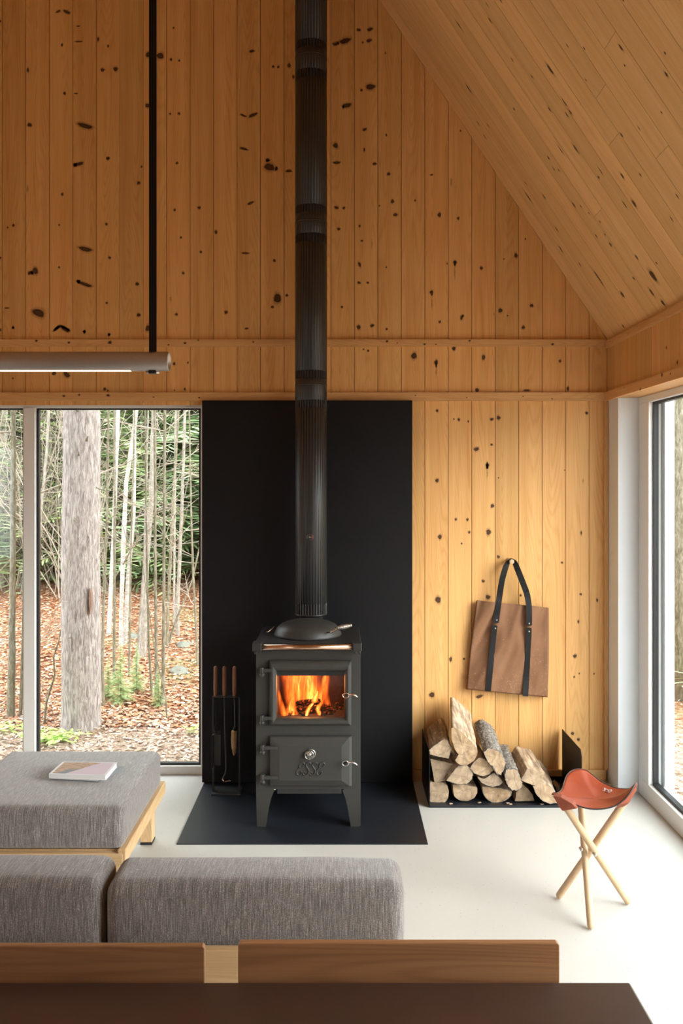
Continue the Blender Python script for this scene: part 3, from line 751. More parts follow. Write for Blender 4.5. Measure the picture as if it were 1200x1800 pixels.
# dial on the ash door
m = MB(); c = V(543.6, 1326, 4.262); m.lathe([(.0235, 0), (.0235, -.004), (.020, -.006), (.0195, 0)], V(546, 1325, 4.268), 36, 'Y'); m.build('dial_surround', M['chrome'], d2)
m = MB(); m.lathe([(.018, .006), (.0185, -.010), (.0200, -.014), (.0215, -.014), (.0215, .0)], c, 36, 'Y'); dl = m.build('air_dial', M['chrome'], d2)
m = MB(); m.lathe([(.0195, -.004), (.0195, -.0125), (.001, -.0125)], c, 30, 'Y'); m.build('dial_face', M['stove_dark'], dl)
m = MB()
for k in range(7):
    a = R(200 + k * 23.3); m.obox(c + Vector((math.cos(a) * .0145, -.0135, math.sin(a) * .0145)), Vector((math.cos(a), 0, math.sin(a))) * .0045, Y_ * .0015, Vector((-math.sin(a), 0, math.cos(a))) * .0010)
m.lathe([(.0085, -.012), (.0085, -.018), (.004, -.020), (.001, -.020)], c + Vector((-.0005, 0, .002)), 20, 'Y')
m.prism([c + Vector(p) for p in ((-.0155, -.0135, .009), (-.009, -.0135, .0005), (.009, -.0135, .0005), (.0155, -.0135, .009), (.009, -.0135, .0165), (-.009, -.0135, .0165))], (0, -.002, 0))
m.build('dial_marks', M['chrome'], dl)
# raised ESSE letters
def q20(x, y): return V(515 + x / 20, 1310 + y / 20, 4.2665)
def smoothpath(pts, n=5):
    out = []; P = [pts[0]] + pts + [pts[-1]]
    for i in range(1, len(P) - 2):
        for k in range(n):
            t = k / n; a, b, c_, d_ = P[i - 1], P[i], P[i + 1], P[i + 2]
            out.append(.5 * ((2 * b) + (c_ - a) * t + (2 * a - 5 * b + 4 * c_ - d_) * t * t + (3 * b - a - 3 * c_ + d_) * t ** 3))
    out.append(pts[-1]); return out
E_ = [[(350,715),(392,700),(402,660),(370,618),(315,612),(258,640),(222,700),(222,765),(262,800),(312,788)], [(262,800),(205,812),(150,860),(122,930),(132,1005),(180,1052),(245,1040),(290,990),(300,935),(262,918),(236,945)]]
S_ = [[(572,712),(612,700),(622,655),(588,615),(530,612),(474,640),(450,695),(474,760),(512,815),(545,880),(548,950),(512,1010),(455,1048),(392,1050),(352,1010),(362,962),(405,945),(428,968)]]
for shape, dx in ((E_, 0), (S_, 0), (S_, 228), (E_, 708)):
    m = MB()
    for st in shape:
        pts = smoothpath([q20(x + dx, y) for x, y in st]); N_ = len(pts)
        m.tube(pts, [.0016 + .0020 * math.sin(math.pi * min(1, max(0, i / (N_ - 1)))) ** .8 for i in range(N_)], 8, round_end=True)
        m.lathe([(.0005, -.0025), (.0028, -.0012), (.0034, .001)], pts[-1], 10, 'Y'); m.lathe([(.0005, -.0025), (.0028, -.0012), (.0034, .001)], pts[0], 10, 'Y')
    m.build('letter', M['stove'], d2)
# underside: ash lip, screws, legs
m = MB(); m.box(sx_(487), sx_(600), SY + .002, SY + .05, sz_(1396), bz0); m.box(sx_(482), sx_(600), SY + .02, by1 - .05, sz_(1393), bz0)
m.build('ash_lip', M['stove_dark'], stove, bevel=.002)
for px in (480.5, 549):
    m = MB(); m.lathe([(.001, -.009), (.014 if px < 500 else .008, -.007), (.016 if px < 500 else .010, 0)], (sx_(px), SY + .02, bz0 - (.002 if px < 500 else .012)), 18); m.build('levelling_screw', M['chrome'], stove)
def legshape(s):
    # outer edge then the curved inner edge, in front view; s mirrors
    cx = (449.8 + 633.6) / 2; out = [(449.8, 1387), (478, 1387), (482, 1389.5), (480, 1394), (476.5, 1403), (472.5, 1420), (469.5, 1438), (467, 1455), (453.5, 1455), (451.5, 1452)]
    return [((px if s < 0 else 2 * cx - px), py) for px, py in out]
for s in (-1, 1):
    for back in (0, 1):
        m = MB(); sh = legshape(s)
        pts = [V(px, py, SY) for px, py in sh]
        for p in pts: p.z = max(p.z, .0052)
        yy = SY if not back else by1 - .012
        m.prism([(p.x, yy, p.z) for p in pts], (0, .012, 0))
        xo = bx0 if s < 0 else bx1; dirx = .012 * (1 if s < 0 else -1)
        side = [(abs(p.x - xo), p.z) for p in pts]
        sgn = 1 if not back else -1; y0s = SY + .0121 if not back else by1 - .0121
        m.prism([(xo, y0s + sgn * max(0, d_ - .012), z) for d_, z in side], (dirx, 0, 0))
        m.build('leg', M['stove'], stove)

# fire: burning logs and flames
def blob(name, pts, r, mats, label, cat, group=None, seed=0, parent=None):
    m = MB(); P = [Vector(p) for p in pts]; N_ = 14; rings = []
    d = (P[-1] - P[0]).normalized(); u = d.cross(Z_).normalized(); w_ = u.cross(d)
    for i in range(N_ + 1):
        t = i / N_; c = P[0].lerp(P[-1], t); ring = []
        for k in range(14):
            a = 2 * math.pi * k / 14; rr = r * (1 + .22 * noise.noise(Vector((math.cos(a) * 1.4, math.sin(a) * 1.4, t * 4 + seed * 3.3)))) * (.8 if i in (0, N_) else 1)
            ring.append(c + (u * math.cos(a) + w_ * math.sin(a)) * rr)
        rings.append(ring)
    m.loops(rings); o = m.build(name, mats, parent)
    if not parent: tag(o, label, cat, group)
    return o
def mk_coal():
    t = NT('glowing_char'); t.set(.95, 0, .1); t.color((.02, .012, .01)); g = t.noise(t.obj(), 75, 4, .7)
    e = t.ramp(g, [(.57, (0, 0, 0)), (.66, (.6, .05, .005)), (.78, (1, .30, .04))])
    t.l.new(e, t.b.inputs['Emission Color']); t.b.inputs['Emission Strength'].default_value = 2.0; return t.m
M['coal'] = mk_coal()
fl = fz0 + .001
blob('burning_log', [V(505, 1251, 4.44), V(532, 1250, 4.42)], .026, M['coal'], 'charred log lying at the left of the stove fire', 'firewood', seed=1)
blob('burning_log', [V(533, 1249, 4.38), V(592, 1252, 4.46)], .024, M['coal'], 'glowing charred log along the right bottom of the stove fire', 'firewood', seed=2)
blob('burning_log', [V(520, 1236, 4.50), V(562, 1233, 4.46)], .016, M['coal'], 'black log lying on top of the burning logs in the stove', 'firewood', seed=3)
m = MB(); rr_ = random.Random(5)
for i in range(60):
    c = Vector((rr_.uniform(fx0 + .02, fx1 - .02), rr_.uniform(SY + .03, SY + .25), fl + .004)); s_ = rr_.uniform(.005, .012)
    m.obox(c, Vector((s_, rr_.uniform(-.3, .3) * s_, 0)), Vector((0, s_, s_ * .3)), Vector((0, 0, s_ * .7)))
tag(m.build('ember_bed', M['coal']), 'bed of glowing embers on the floor of the stove firebox', 'embers', kind='stuff')
def mk_flame():
    m = bpy.data.materials.new('flame'); m.use_nodes = True; n = m.node_tree.nodes; l = m.node_tree.links
    n.remove(n['Principled BSDF'])
    at = n.new('ShaderNodeAttribute'); at.attribute_name = 'knot'; bi = n.new('ShaderNodeAttribute'); bi.attribute_name = 'bid'
    tcn = n.new('ShaderNodeTexCoord'); mp = n.new('ShaderNodeMapping'); mp.inputs['Scale'].default_value = (60, 60, 11)
    nz = n.new('ShaderNodeTexNoise'); nz.inputs['Scale'].default_value = 1; nz.inputs['Detail'].default_value = 3; nz.inputs['Distortion'].default_value = .4
    l.new(tcn.outputs['Object'], mp.inputs[0]); l.new(mp.outputs[0], nz.inputs['Vector'])
    m1 = n.new('ShaderNodeMath'); m1.operation = 'MULTIPLY_ADD'; l.new(nz.outputs['Fac'], m1.inputs[0]); m1.inputs[1].default_value = 1.5; m1.inputs[2].default_value = -.25
    m2 = n.new('ShaderNodeMath'); m2.operation = 'MULTIPLY'; m2.use_clamp = True; l.new(m1.outputs[0], m2.inputs[0]); l.new(at.outputs['Fac'], m2.inputs[1])
    cr = n.new('ShaderNodeValToRGB'); e = cr.color_ramp.elements; e.new(.5); e.new(.5)
    for x, (p, c) in zip(e, ((0, (.75, .05, .006)), (.3, (1, .15, .015)), (.6, (1, .34, .05)), (.95, (1, .62, .18)))): x.position = p; x.color = (*c, 1)
    l.new(m2.outputs[0], cr.inputs[0])
    em = n.new('ShaderNodeEmission'); l.new(cr.outputs[0], em.inputs[0])
    m3 = n.new('ShaderNodeMath'); m3.operation = 'MULTIPLY_ADD'; l.new(m2.outputs[0], m3.inputs[0]); m3.inputs[1].default_value = 2.6; m3.inputs[2].default_value = .7; l.new(m3.outputs[0], em.inputs[1])
    tr = n.new('ShaderNodeBsdfTransparent'); mx = n.new('ShaderNodeMixShader')
    m4 = n.new('ShaderNodeMath'); m4.operation = 'MULTIPLY'; m4.use_clamp = True; l.new(m2.outputs[0], m4.inputs[0]); m4.inputs[1].default_value = 1.25
    l.new(m4.outputs[0], mx.inputs[0]); l.new(tr.outputs[0], mx.inputs[1]); l.new(em.outputs[0], mx.inputs[2])
    l.new(mx.outputs[0], n['Material Output'].inputs[0]); return m
M['flame'] = mk_flame()
m = MB()
def flame(pts, Y, dy=.03, amp=1):
    # pts: (px, py, halfwidth px) from root to tip; a lens-shaped tongue
    n_ = 9; rings = []
    P = []
    for i in range(len(pts) - 1):
        for k in range(6):
            t = k / 6; a, b = pts[i], pts[i + 1]; P.append([a[j] * (1 - t) + b[j] * t for j in range(3)])
    P.append(list(pts[-1]))
    ids = []
    for side in (-1, 1):
        g = []
        for i, (px, py, hw) in enumerate(P):
            row = []
            for k in range(n_):
                u = -1 + 2 * k / (n_ - 1); p = V(px + u * hw, py, Y); p.y += side * dy * math.sqrt(max(0, 1 - u * u)) * .5
                fade = 1 if i < len(P) * .75 else max(0, 1 - (i - len(P) * .75) / (len(P) * .25)) ** .5
                row.append(m.vert(p, (1 - abs(u) ** 1.6) * fade * amp))
            g.append(row)
        for a, b in zip(g, g[1:]):
            for k in range(n_ - 1): m.face((a[k], a[k + 1], b[k + 1], b[k]))
m.smooth = True
flame([(515,1256,10),(512,1225,14),(512,1200,18),(508,1180,20)], 4.52, amp=.75)
flame([(545,1240,20),(545,1215,23),(542,1195,24),(540,1178,26)], 4.54, amp=1.0)
flame([(530,1240,14),(524,1210,16),(522,1178,22)], 4.50, amp=.85)
flame([(560,1240,10),(568,1215,11),(572,1195,9),(574,1182,5)], 4.49, amp=.8)
flame([(552,1234,7),(554,1226,6),(558,1216,2)], 4.42, amp=1.2)
flame([(513,1258,13),(512,1246,10),(514,1232,6),(516,1222,2)], 4.36, amp=1.25)
flame([(500,1257,9),(496,1244,6),(492,1228,4),(489,1212,2)], 4.34, amp=.7)
flame([(538,1257,5),(541,1248,5),(546,1240,4),(552,1234,2)], 4.345, amp=1.2)
flame([(562,1256,5),(558,1247,5),(561,1240,5),(567,1232,2)], 4.35, amp=1.1)
flame([(578,1250,6),(574,1230,7),(570,1205,6),(568,1190,3)], 4.53, amp=.6)
tag(m.build('flames', M['flame']), 'orange and yellow flames burning behind the stove glass', 'fire', kind='stuff')
ld = bpy.data.lights.new('fire_light', 'POINT'); ld.energy = 1.6; ld.color = (1, .35, .10); ld.shadow_soft_size = .05
lo = bpy.data.objects.new('fire_light', ld); col.objects.link(lo); lo.location = (-.16, 4.43, .67)

# ---------------------------------------------------------------- stove pipe
PC = Vector((-.154, 4.73, 0)); PR = .0850
pipe = thing('stove_pipe', (PC.x, PC.y, .965), 'tall black round flue pipe rising from the stove with slotted collars', 'stove pipe')
def pz(py): return EYE - (py - CY) * (PC.y - PR) / FPX
def pipe_part(name, z0, z1, r, slots, nsl=34):
    m = MB(); m.smooth = False; na = nsl * 4
    zs = [z0]; 
    for a, b in slots: zs += [a - .0001, a, b, b + .0001]
    zs = sorted(set(zs + [z1]))
    def ins(z): return any(a - 1e-6 <= z <= b + 1e-6 for a, b in slots)
    ids = []
    for z in zs:
        ring = []
        for k in range(na):
            deep = ins(z) and k % 4 in (0, 1)
            rr = r - (.006 if deep else 0); a = 2 * math.pi * k / na
            ring.append(m.vert(PC + Vector((math.cos(a) * rr, math.sin(a) * rr, z))))
        ids.append(ring)
    for i, (a, b) in enumerate(zip(ids, ids[1:])):
        for k in range(na):
            j = (k + 1) % na
            m.mat = 1 if (ins(zs[i]) and ins(zs[i + 1]) and k % 4 == 0 and zs[i+1]-zs[i] > .01 and any(s0 - 1e-6 <= zs[i] and zs[i+1] <= s1 + 1e-6 for s0, s1 in slots)) else 0  # slot floors coloured near-black, painting in the shade of the recess
            m.face((a[k], a[j], b[j], b[k]))
            m.sm[-1] = not (ins(zs[i]) or ins(zs[i + 1]))
    return m.build(name, [M['pipe'], M['soot_slot_shade']], pipe)
def sl(a, b): return (pz(b), pz(a))
secs = [(1085, 675, [(1083, 1063), (716, 702)]), (675, 385, [(664, 650), (423, 408)]), (385, 91, [(371, 357), (134, 118)]), (91, -120, [(80, 66)])]
for a, b, ss in secs:
    zt = pz(b) if b > 0 else 4.84
    pipe_part('pipe_section', pz(a) + .003, zt - .001, PR, [(pz(s0), pz(s1)) for s0, s1 in ss])
for py in (675, 385, 91):
    m = MB(); m.lathe([(PR - .004, -.003), (PR + .0015, -.003), (PR + .0015, .003), (PR - .004, .003)], PC + Z_ * (pz(py) + .001), 64); m.build('joint_ring', M['pipe'], pipe)
m = MB(); m.lathe([(PR - .004, -.004), (PR + .001, -.004), (PR + .001, .004), (PR - .004, .004)], PC + Z_ * pz(1083), 64); m.lathe([(.062, .902), (.062, .97)], PC, 40); m.build('collar', M['pipe'], pipe)
m = MB(); c = V(544.5, 944, PC.y - PR); m.lathe([(.021, .012), (.021, -.004), (.019, -.006), (.001, -.006)], c, 28, 'Y'); th = m.build('thermometer', M['pipe'], pipe)
m = MB()
for k in range(9):
    a = R(200 - k * 26); m.obox(c + Vector((math.cos(a) * .015, -.0065, math.sin(a) * .015)), X_ * .0012, Y_ * .0006, Z_ * .0016)
m.lathe([(.0035, -.006), (.0035, -.011), (.001, -.011)], c + X_ * -.003, 12, 'Y'); m.obox(c + Vector((.007, -.008, -.0005)), X_ * .006, Y_ * .0006, Z_ * .0014)
m.build('dial_marks', M['chrome'], th)
m = MB(); m.tube([c + Vector((math.cos(a) * .0165, -.007, math.sin(a) * .0165)) for a in [R(x) for x in range(-45, 60, 15)]], .0016, 6); m.build('red_scale', M['red'], th)

# ---------------------------------------------------------------- fire tools
FT = thing('fire_tool_stand', (-.65, 4.79, .005), 'slim black metal stand holding fire tools left of the stove', 'tool stand')
by0, by1_ = 4.728, 4.85; m = MB()
m.box((371 - CX) * by0 / FPX, (421.5 - CX) * by0 / FPX, by0, by1_, .005, .013); m.build('base', M['tool_steel'], FT, bevel=.001)
ux0, ux1 = (375 - CX) * 4.79 / FPX, (421 - CX) * 4.79 / FPX; zt = EYE - (1224 - CY) * 4.79 / FPX
for x in (ux0, ux1):
    m = MB(); m.box(x - .004, x + .004, 4.77, 4.80, .013, zt); m.build('upright', M['tool_steel'], FT)
m = MB(); m.box(ux0 - .004, ux1 + .004, 4.765, 4.805, zt, zt + .003); m.build('top_bar', M['tool_steel'], FT)
def tool(name, px, label, head):
    c = V(px, 1224, 4.785); t = thing(name, (c.x, c.y, c.z - .45), label, 'fire tool', 'fire tools on the stand')
    m = MB((1, 0, 0), (0, 0, 1)); m.bid = px; m.tube([(c.x, c.y, zt + .003), (c.x, c.y, zt + .04), (c.x, c.y, zt + .155)], [.0095, .0115, .0105], 14, round_end=True); m.build('wooden_handle', M['handle_wood'], t)
    head(t, c); return t
def shovel(t, c):
    m = MB(); m.tube([(c.x, c.y, zt + .003), (c.x, c.y, zt - .15), V(376.5, 1280, 4.77), V(378, 1292, 4.765)], .0038, 8); m.build('rod', M['tool_steel'], t)
    m = MB(); a = V(372.5, 1293, 4.75); w_ = .045; h = .175
    m.box(a.x, a.x + .003, a.y - .015, a.y + .03, a.z - h, a.z); m.box(a.x, a.x + w_, a.y + .012, a.y + .015, a.z - h + .01, a.z)
    m.prism([(a.x, a.y - .015, a.z), (a.x + w_ * .8, a.y + .012, a.z + .012), (a.x + w_ * .8, a.y + .03, a.z + .012), (a.x, a.y + .03, a.z)], (0, 0, .003))
    m.build('pan', M['tool_steel'], t)
def poker(t, c):
    m = MB(); m.tube([(c.x, c.y, zt + .003), V(395.5, 1290, 4.785), V(397, 1350, 4.785), V(396, 1360, 4.785), V(392.5, 1366, 4.785), V(391.5, 1371, 4.785), V(394, 1374.5, 4.785), V(398, 1372.5, 4.785)], [.0038, .0038, .0038, .0042, .005, .005, .0045, .003], 8); m.build('rod', M['tool_steel'], t)
    m = MB(); m.tube([V(391.6, 1369, 4.783), V(392, 1372, 4.783), V(394, 1374.6, 4.783), V(400, 1373, 4.783), V(406, 1372.5, 4.783)], [.0055, .005, .004, .002, .001], 8); m.build('hook', M['brass'], t)
def brush(t, c):
    m = MB(); m.tube([(c.x, c.y, zt + .003), V(413, 1280, 4.785)], .0038, 8); m.build('rod', M['tool_steel'], t)
    m = MB(); m.lathe([(.003, .012), (.009, .008), (.012, 0), (.009, -.01), (.004, -.014)], V(413, 1281, 4.785), 14); m.build('ferrule', M['black_steel'], t)
    m = MB(); m.smooth = True; rings = []; rr2 = random.Random(2)
    for i in range(30):
        t_ = i / 29; p = V(411.5, 1285 + 41 * t_, 4.78); rx = .0165 * (.55 + .45 * math.sin(math.pi * min(1, .25 + t_ * .95)) ** .4) * (1 if t_ < .95 else .6); rings.append([p + Vector((math.cos(a) * rx * rr2.uniform(.88, 1.1), math.sin(a) * .022 * rr2.uniform(.88, 1.1), 0)) for a in [2 * math.pi * k / 20 for k in range(20)]])
    m.loops(rings); m.build('bristles', M['bristle'], t)
tool('hearth_shovel', 379, 'hearth shovel with brown wooden handle, leftmost on the black tool stand', shovel)
tool('poker', 394.5, 'hooked poker with brown wooden handle, in the middle of the tool stand', poker)
tool('hearth_brush', 412, 'hearth brush with tan bristles and brown handle, rightmost on the tool stand', brush)

# ---------------------------------------------------------------- firewood
hx0, hx1, hyf = (754 - CX) * 4.564 / FPX, (1022.5 - CX) * 4.564 / FPX, 4.564
FH = thing('firewood_holder', ((hx0 + hx1) / 2, 4.77, 0), 'open black steel firewood tray with two upright ends against the pine wall', 'firewood holder')
m = MB(); m.box(hx0, hx1, hyf, W - .02, 0, .005); m.box(hx0, hx1, hyf, hyf + .004, .005, .012); m.build('tray', M['hearth_steel'], FH)
for x, zb in ((hx0, .296), (hx1 - .004, .296)):
    m = MB(); m.prism([(x, hyf, .005), (x, W - .02, .005), (x, W - .02, zb), (x, hyf + .02, zb), (x, hyf, zb - .03)], (.004, 0, 0)); m.build('end_plate', M['black_steel'], FH)
m = MB(); m.box(hx0 + .004, hx1 - .004, W - .0235, W - .0195, .005, .03); m.build('back_strip', M['black_steel'], FH)
def A3(x, y): return (740 + x / 7.5, 1240 + y / 7.5)
def A4(x, y): return (860 + x / 6, 1280 + y / 6)
def resample(P, n):
    L = [0]; Q = P + [P[0]]
    for a, b in zip(Q, Q[1:]): L.append(L[-1] + (b - a).length)
    out = []
    for k in range(n):
        d = L[-1] * k / n; i = max(j for j in range(len(L) - 1) if L[j] <= d); t = (d - L[i]) / max(1e-9, L[i + 1] - L[i]); out.append(Q[i].lerp(Q[i + 1], t))
    return out
GRP = 'split logs in the black steel tray'
def log(poly, conv, off, Yf, length, label, side='split', seed=0, shrink=.96, bark=.0):
    P = [V(*conv(x, y), Yf) for x, y in poly]; P = resample(P, 44)
    c = sum(P, Vector()) / len(P); c0 = c.copy(); axis = Vector((off[0], length, off[1])); N_ = 16
    rim = seed in (3, 5, 7, 8, 9, 10, 13, 4)
    m = MB((1, 0, .3), axis.normalized()); m.smooth = True; rings = []
    for i in range(N_ + 1):
        t = i / N_; ring = []; sh = 1 - (1 - shrink) * t
        for j, p in enumerate(P):
            d = (p - c); nn = noise.noise(Vector((d.x * 28, d.z * 28, t * 3 + seed * 7.1))) * (.006 if i else .0015) + noise.noise(Vector((j * .9, t * 11, seed * 3.0))) * (.0022 + bark)
            ring.append(c + axis * t + d * sh + d.normalized() * nn + (Vector((0, noise.noise(p * 30 + Vector((0, seed, 0))) * .004, 0)) if i == 0 else Vector()))
        rings.append(ring)
    m.mat = 1; ids = m.loops(rings, True, False, False)
    # capped ends as fans with an inner ring so the cut face stays clean
    m.smooth = False; m.mat = 0
    for ring, s in ((ids[0], 0), (ids[-1], 1)):
        cc = c + axis * s; pr = [m.vert(m.v[k]) for k in ring]
        mid = [m.vert(cc + (m.v[k] - cc) * (.95 if rim else .97)) for k in ring]; inner = [m.vert(cc + (m.v[k] - cc) * .5) for k in ring]; cv = m.vert(cc)
        L_ = len(pr)
        for k in range(L_):
            k2 = (k + 1) % L_; m.mat = 2 if rim else 0; m.face((pr[k], pr[k2], mid[k2], mid[k])); m.mat = 0; m.face((mid[k], mid[k2], inner[k2], inner[k])); m.face((inner[k], inner[k2], cv))
    # local origin at the log's pith so each end has its own rings
    o = m.build('firewood_log', [M['endgrain'], M['bark_log'] if side == 'bark' else M['split'], M['bark_log']])
    org = c0 + Vector((rnd.uniform(-.02, .02), 0, rnd.uniform(-.03, .03)))
    o.data.transform(Matrix.Translation(-org)); o.location = org
    tag(o, label, 'firewood', GRP); return o
log([(118,1012),(290,1012),(345,1060),(368,1140),(352,1220),(318,1277),(118,1277)], A3, (0, 0), 4.628, .34, 'half-round log flat on the tray in its bottom left corner', seed=1)
log([(418,1045),(560,1050),(738,1078),(742,1150),(700,1222),(610,1262),(500,1252),(440,1200),(422,1120)], A3, (.0, .0), 4.628, .34, 'D-shaped log on the tray, second from the left in the bottom row', seed=2)
log([(800,1066),(900,1075),(1060,1092),(1198,1140),(1190,1185),(1110,1255),(1000,1290),(920,1272),(850,1222),(815,1160)], A3, (.0, .0), 4.628, .34, 'wide half-round log on the tray, third from the left in the bottom row', seed=3)
log([(330,990),(400,900),(455,830),(495,792),(590,790),(660,830),(690,890),(670,970),(610,1030),(520,1046),(420,1025)], A3, (-.07, .012), 4.59, .30, 'grey-brown log lying askew against the left end plate, second row up', seed=4)
log([(118,700),(300,745),(440,775),(470,800),(400,900),(330,985),(180,1022)], A3, (-.0, .0), 4.63, .30, 'rough square-sided log piece touching the left end plate, second row up', seed=14)
log([(108,585),(180,520),(290,450),(345,460),(402,565),(380,640),(362,702),(240,680),(108,645)], A3, (.02, .02), 4.58, .34, 'top left log of the pile with a crack across its end', seed=5)
log([(400,300),(440,290),(520,340),(600,420),(665,480),(735,560),(742,640),(700,730),(600,792),(500,780),(445,725),(510,665),(450,590),(400,440)], A3, (.03, .085), 4.56, .36, 'tallest pale split log leaning back at the top of the pile', seed=6, shrink=.85)
log([(822,622),(880,575),(940,560),(1060,630),(1112,750),(1090,860),(1050,915),(1000,915),(965,830),(880,750)], A3, (.01, .045), 4.56, .38, 'bark-covered round log high in the pile, right of the tallest one', 'bark', seed=7, bark=.006, shrink=1.0)
log([(642,830),(690,755),(760,692),(830,700),(900,770),(952,850),(900,912),(800,936),(700,895)], A3, (-.0, .0), 4.585, .34, 'quarter-split log in the middle of the pile below the bark-covered one', seed=8)
log([(742,945),(800,985),(860,950),(958,890),(1030,950),(1076,1012),(1040,1050),(950,1072),(860,1055),(790,1015)], A3, (-.0, .0), 4.59, .34, 'small thin wedge log squeezed in above the wide half-round log', seed=9)
log([(180,440),(230,430),(300,438),(310,490),(345,560),(345,620),(300,655),(240,660),(200,620),(175,560),(160,490)], A4, (.02, .02), 4.56, .38, 'long bark-sided log sloping back in the middle of the pile', 'bark', seed=10, bark=.004, shrink=.92)
log([(335,550),(400,425),(500,448),(585,468),(560,535),(520,590),(460,602),(390,575)], A4, (.01, .01), 4.555, .36, 'square-cut pale block log on the right of the pile', seed=11)
log([(268,770),(285,680),(345,592),(400,640),(455,700),(475,768)], A4, (.0, .0), 4.628, .34, 'triangular split log on the tray below the square-cut block', seed=12)
log([(456,610),(540,560),(620,590),(668,640),(705,710),(712,790),(640,802),(560,768),(495,700)], A4, (.045, .005), 4.57, .38, 'rightmost log of the pile, half behind the red stool seat', seed=13)
log([(700,620),(735,600),(742,640),(738,672),(710,668)], A4, (.0, .0), 4.80, .10, 'small wood offcut on the tray behind the rightmost log', seed=15)
for i, (px, py) in enumerate(((792, 1413), (842, 1411), (892, 1412), (897, 1414), (952, 1414))):
    m = MB(); p = F(px, py, .006); m.obox((p.x, p.y, .0075), Vector((.008, .003, 0)), Vector((-.002, .004, 0)), Z_ * .002)
    tag(m.build('wood_chip', M['split']), 'tiny loose wood chip on the front of the black firewood tray', 'wood chip', 'loose chips on the firewood tray')

# ---------------------------------------------------------------- bag on peg
m = MB((1, 0, 0), (0, 1, 0)); pc = V(898.5, 987, 4.90); m.tube([(pc.x, W, pc.z), (pc.x, 4.885, pc.z)], .0130, 24)
m.smooth = False; tag(m.build('wall_peg', M['beech'], bevel=.0015), 'round wooden peg on the pine wall holding the canvas bag', 'peg')
BG = thing('log_carrier_bag', (.93, 4.94, .49), 'brown waxed canvas carrier bag with black leather straps hanging from the peg', 'bag')
c00, c10, c01, c11 = (838, 1055), (963, 1068), (820, 1211), (961, 1225)
def bagpt(u, v, lay):
    ex = -.9 * math.sin(math.pi * v) * 3 * (1 - 2 * u) * (.4)
    px = (c00[0] * (1 - u) + c10[0] * u) * (1 - v) + (c01[0] * (1 - u) + c11[0] * u) * v + ex
    py = (c00[1] * (1 - u) + c10[1] * u) * (1 - v) + (c01[1] * (1 - u) + c11[1] * u) * v
    # folds hang from the two strap seams
    pull = math.exp(-((u - .30) / .10) ** 2) + math.exp(-((u - .74) / .10) ** 2)
    edge = min(u, 1 - u, 1) * 4; e = min(1, edge)
    yb = .012 + .030 * e * (.35 + .65 * v) + .012 * pull * math.exp(-((v - .10) / .25) ** 2)
    wr = .011 * noise.noise(Vector((u * 5 + v * 2.5, v * 1.8, 1.3))) * 2 + .004 * noise.noise(Vector((u * 13 + v * 5, v * 6, 4)))
    wr += -.018 * math.exp(-((u - .30 + (v - .1) * .55) / .05) ** 2) * math.exp(-((v - .3) / .22) ** 2) - .014 * math.exp(-((u - .66) / .05) ** 2) * math.exp(-((v - .12) / .25) ** 2)
    y = 4.955 - (yb + wr) if lay == 0 else 4.962
    return V(px, py, y)
m = MB(); m.smooth = True; NU, NV = 60, 72
def grid(m, fn, nu, nv):
    ids = [[m.vert(fn(i / nu, j / nv)) for i in range(nu + 1)] for j in range(nv + 1)]
    for j in range(nv):
        for i in range(nu): m.face((ids[j][i], ids[j][i + 1], ids[j + 1][i + 1], ids[j + 1][i]))
    return ids
grid(m, lambda u, v: bagpt(u, v, 0), NU, NV); grid(m, lambda u, v: bagpt(u, v, 1) + Vector((.006 * (u - .5), 0, -.002)), 12, 12)
ob = m.build('canvas_body', M['canvas'], BG); sm_ = ob.modifiers.new('thick', 'SOLIDIFY'); sm_.thickness = .0025
def ribbon(m, P, w, th, side=X_):
    P = [Vector(p) for p in P]; rings = []
    for i, p in enumerate(P):
        t = (P[min(i + 1, len(P) - 1)] - P[max(i - 1, 0)]).normalized(); sd_ = (side - t * side.dot(t)).normalized(); nn = t.cross(sd_).normalized()
        ww = w[i] if isinstance(w, list) else w
        rings.append([p + sd_ * ww / 2 + nn * th / 2, p - sd_ * ww / 2 + nn * th / 2, p - sd_ * ww / 2 - nn * th / 2, p + sd_ * ww / 2 - nn * th / 2])
    m.loops(rings)
def surf(px, py):
    # find (u,v) of a point on the bag front by iteration
    u = v = .5
    for _ in range(30):
        p = bagpt(u, v, 0); qx = CX + p.x * FPX / p.y; qy = CY + (EYE - p.z) * FPX / p.y; u += (px - qx) / 135; v += (py - qy) / 157
        u = min(1, max(0, u)); v = min(1.02, max(-.02, v))
    p = bagpt(u, v, 0); return V(px, py, p.y - .0075)
def lowstrap(path):
    pts = smoothpath([surf(*q) for q in path], 6); m = MB(); m.smooth = False
    w_ = [.031] * len(pts); w_[0] = .010; w_[1] = .022
    if len(w_) > 3: w_[2] = .029
    ribbon(m, pts, w_, .003); return m
strapL = [(869.5, 1098.5), (869, 1101), (868, 1110), (865, 1140), (861, 1180), (857.5, 1215.5)]
strapR = [(929, 1103.5), (929, 1106), (929, 1115), (927, 1150), (925, 1190), (923, 1224)]
for s_ in (strapL, strapR): lowstrap(s_).build('lower_strap', M['leather_black'], BG)
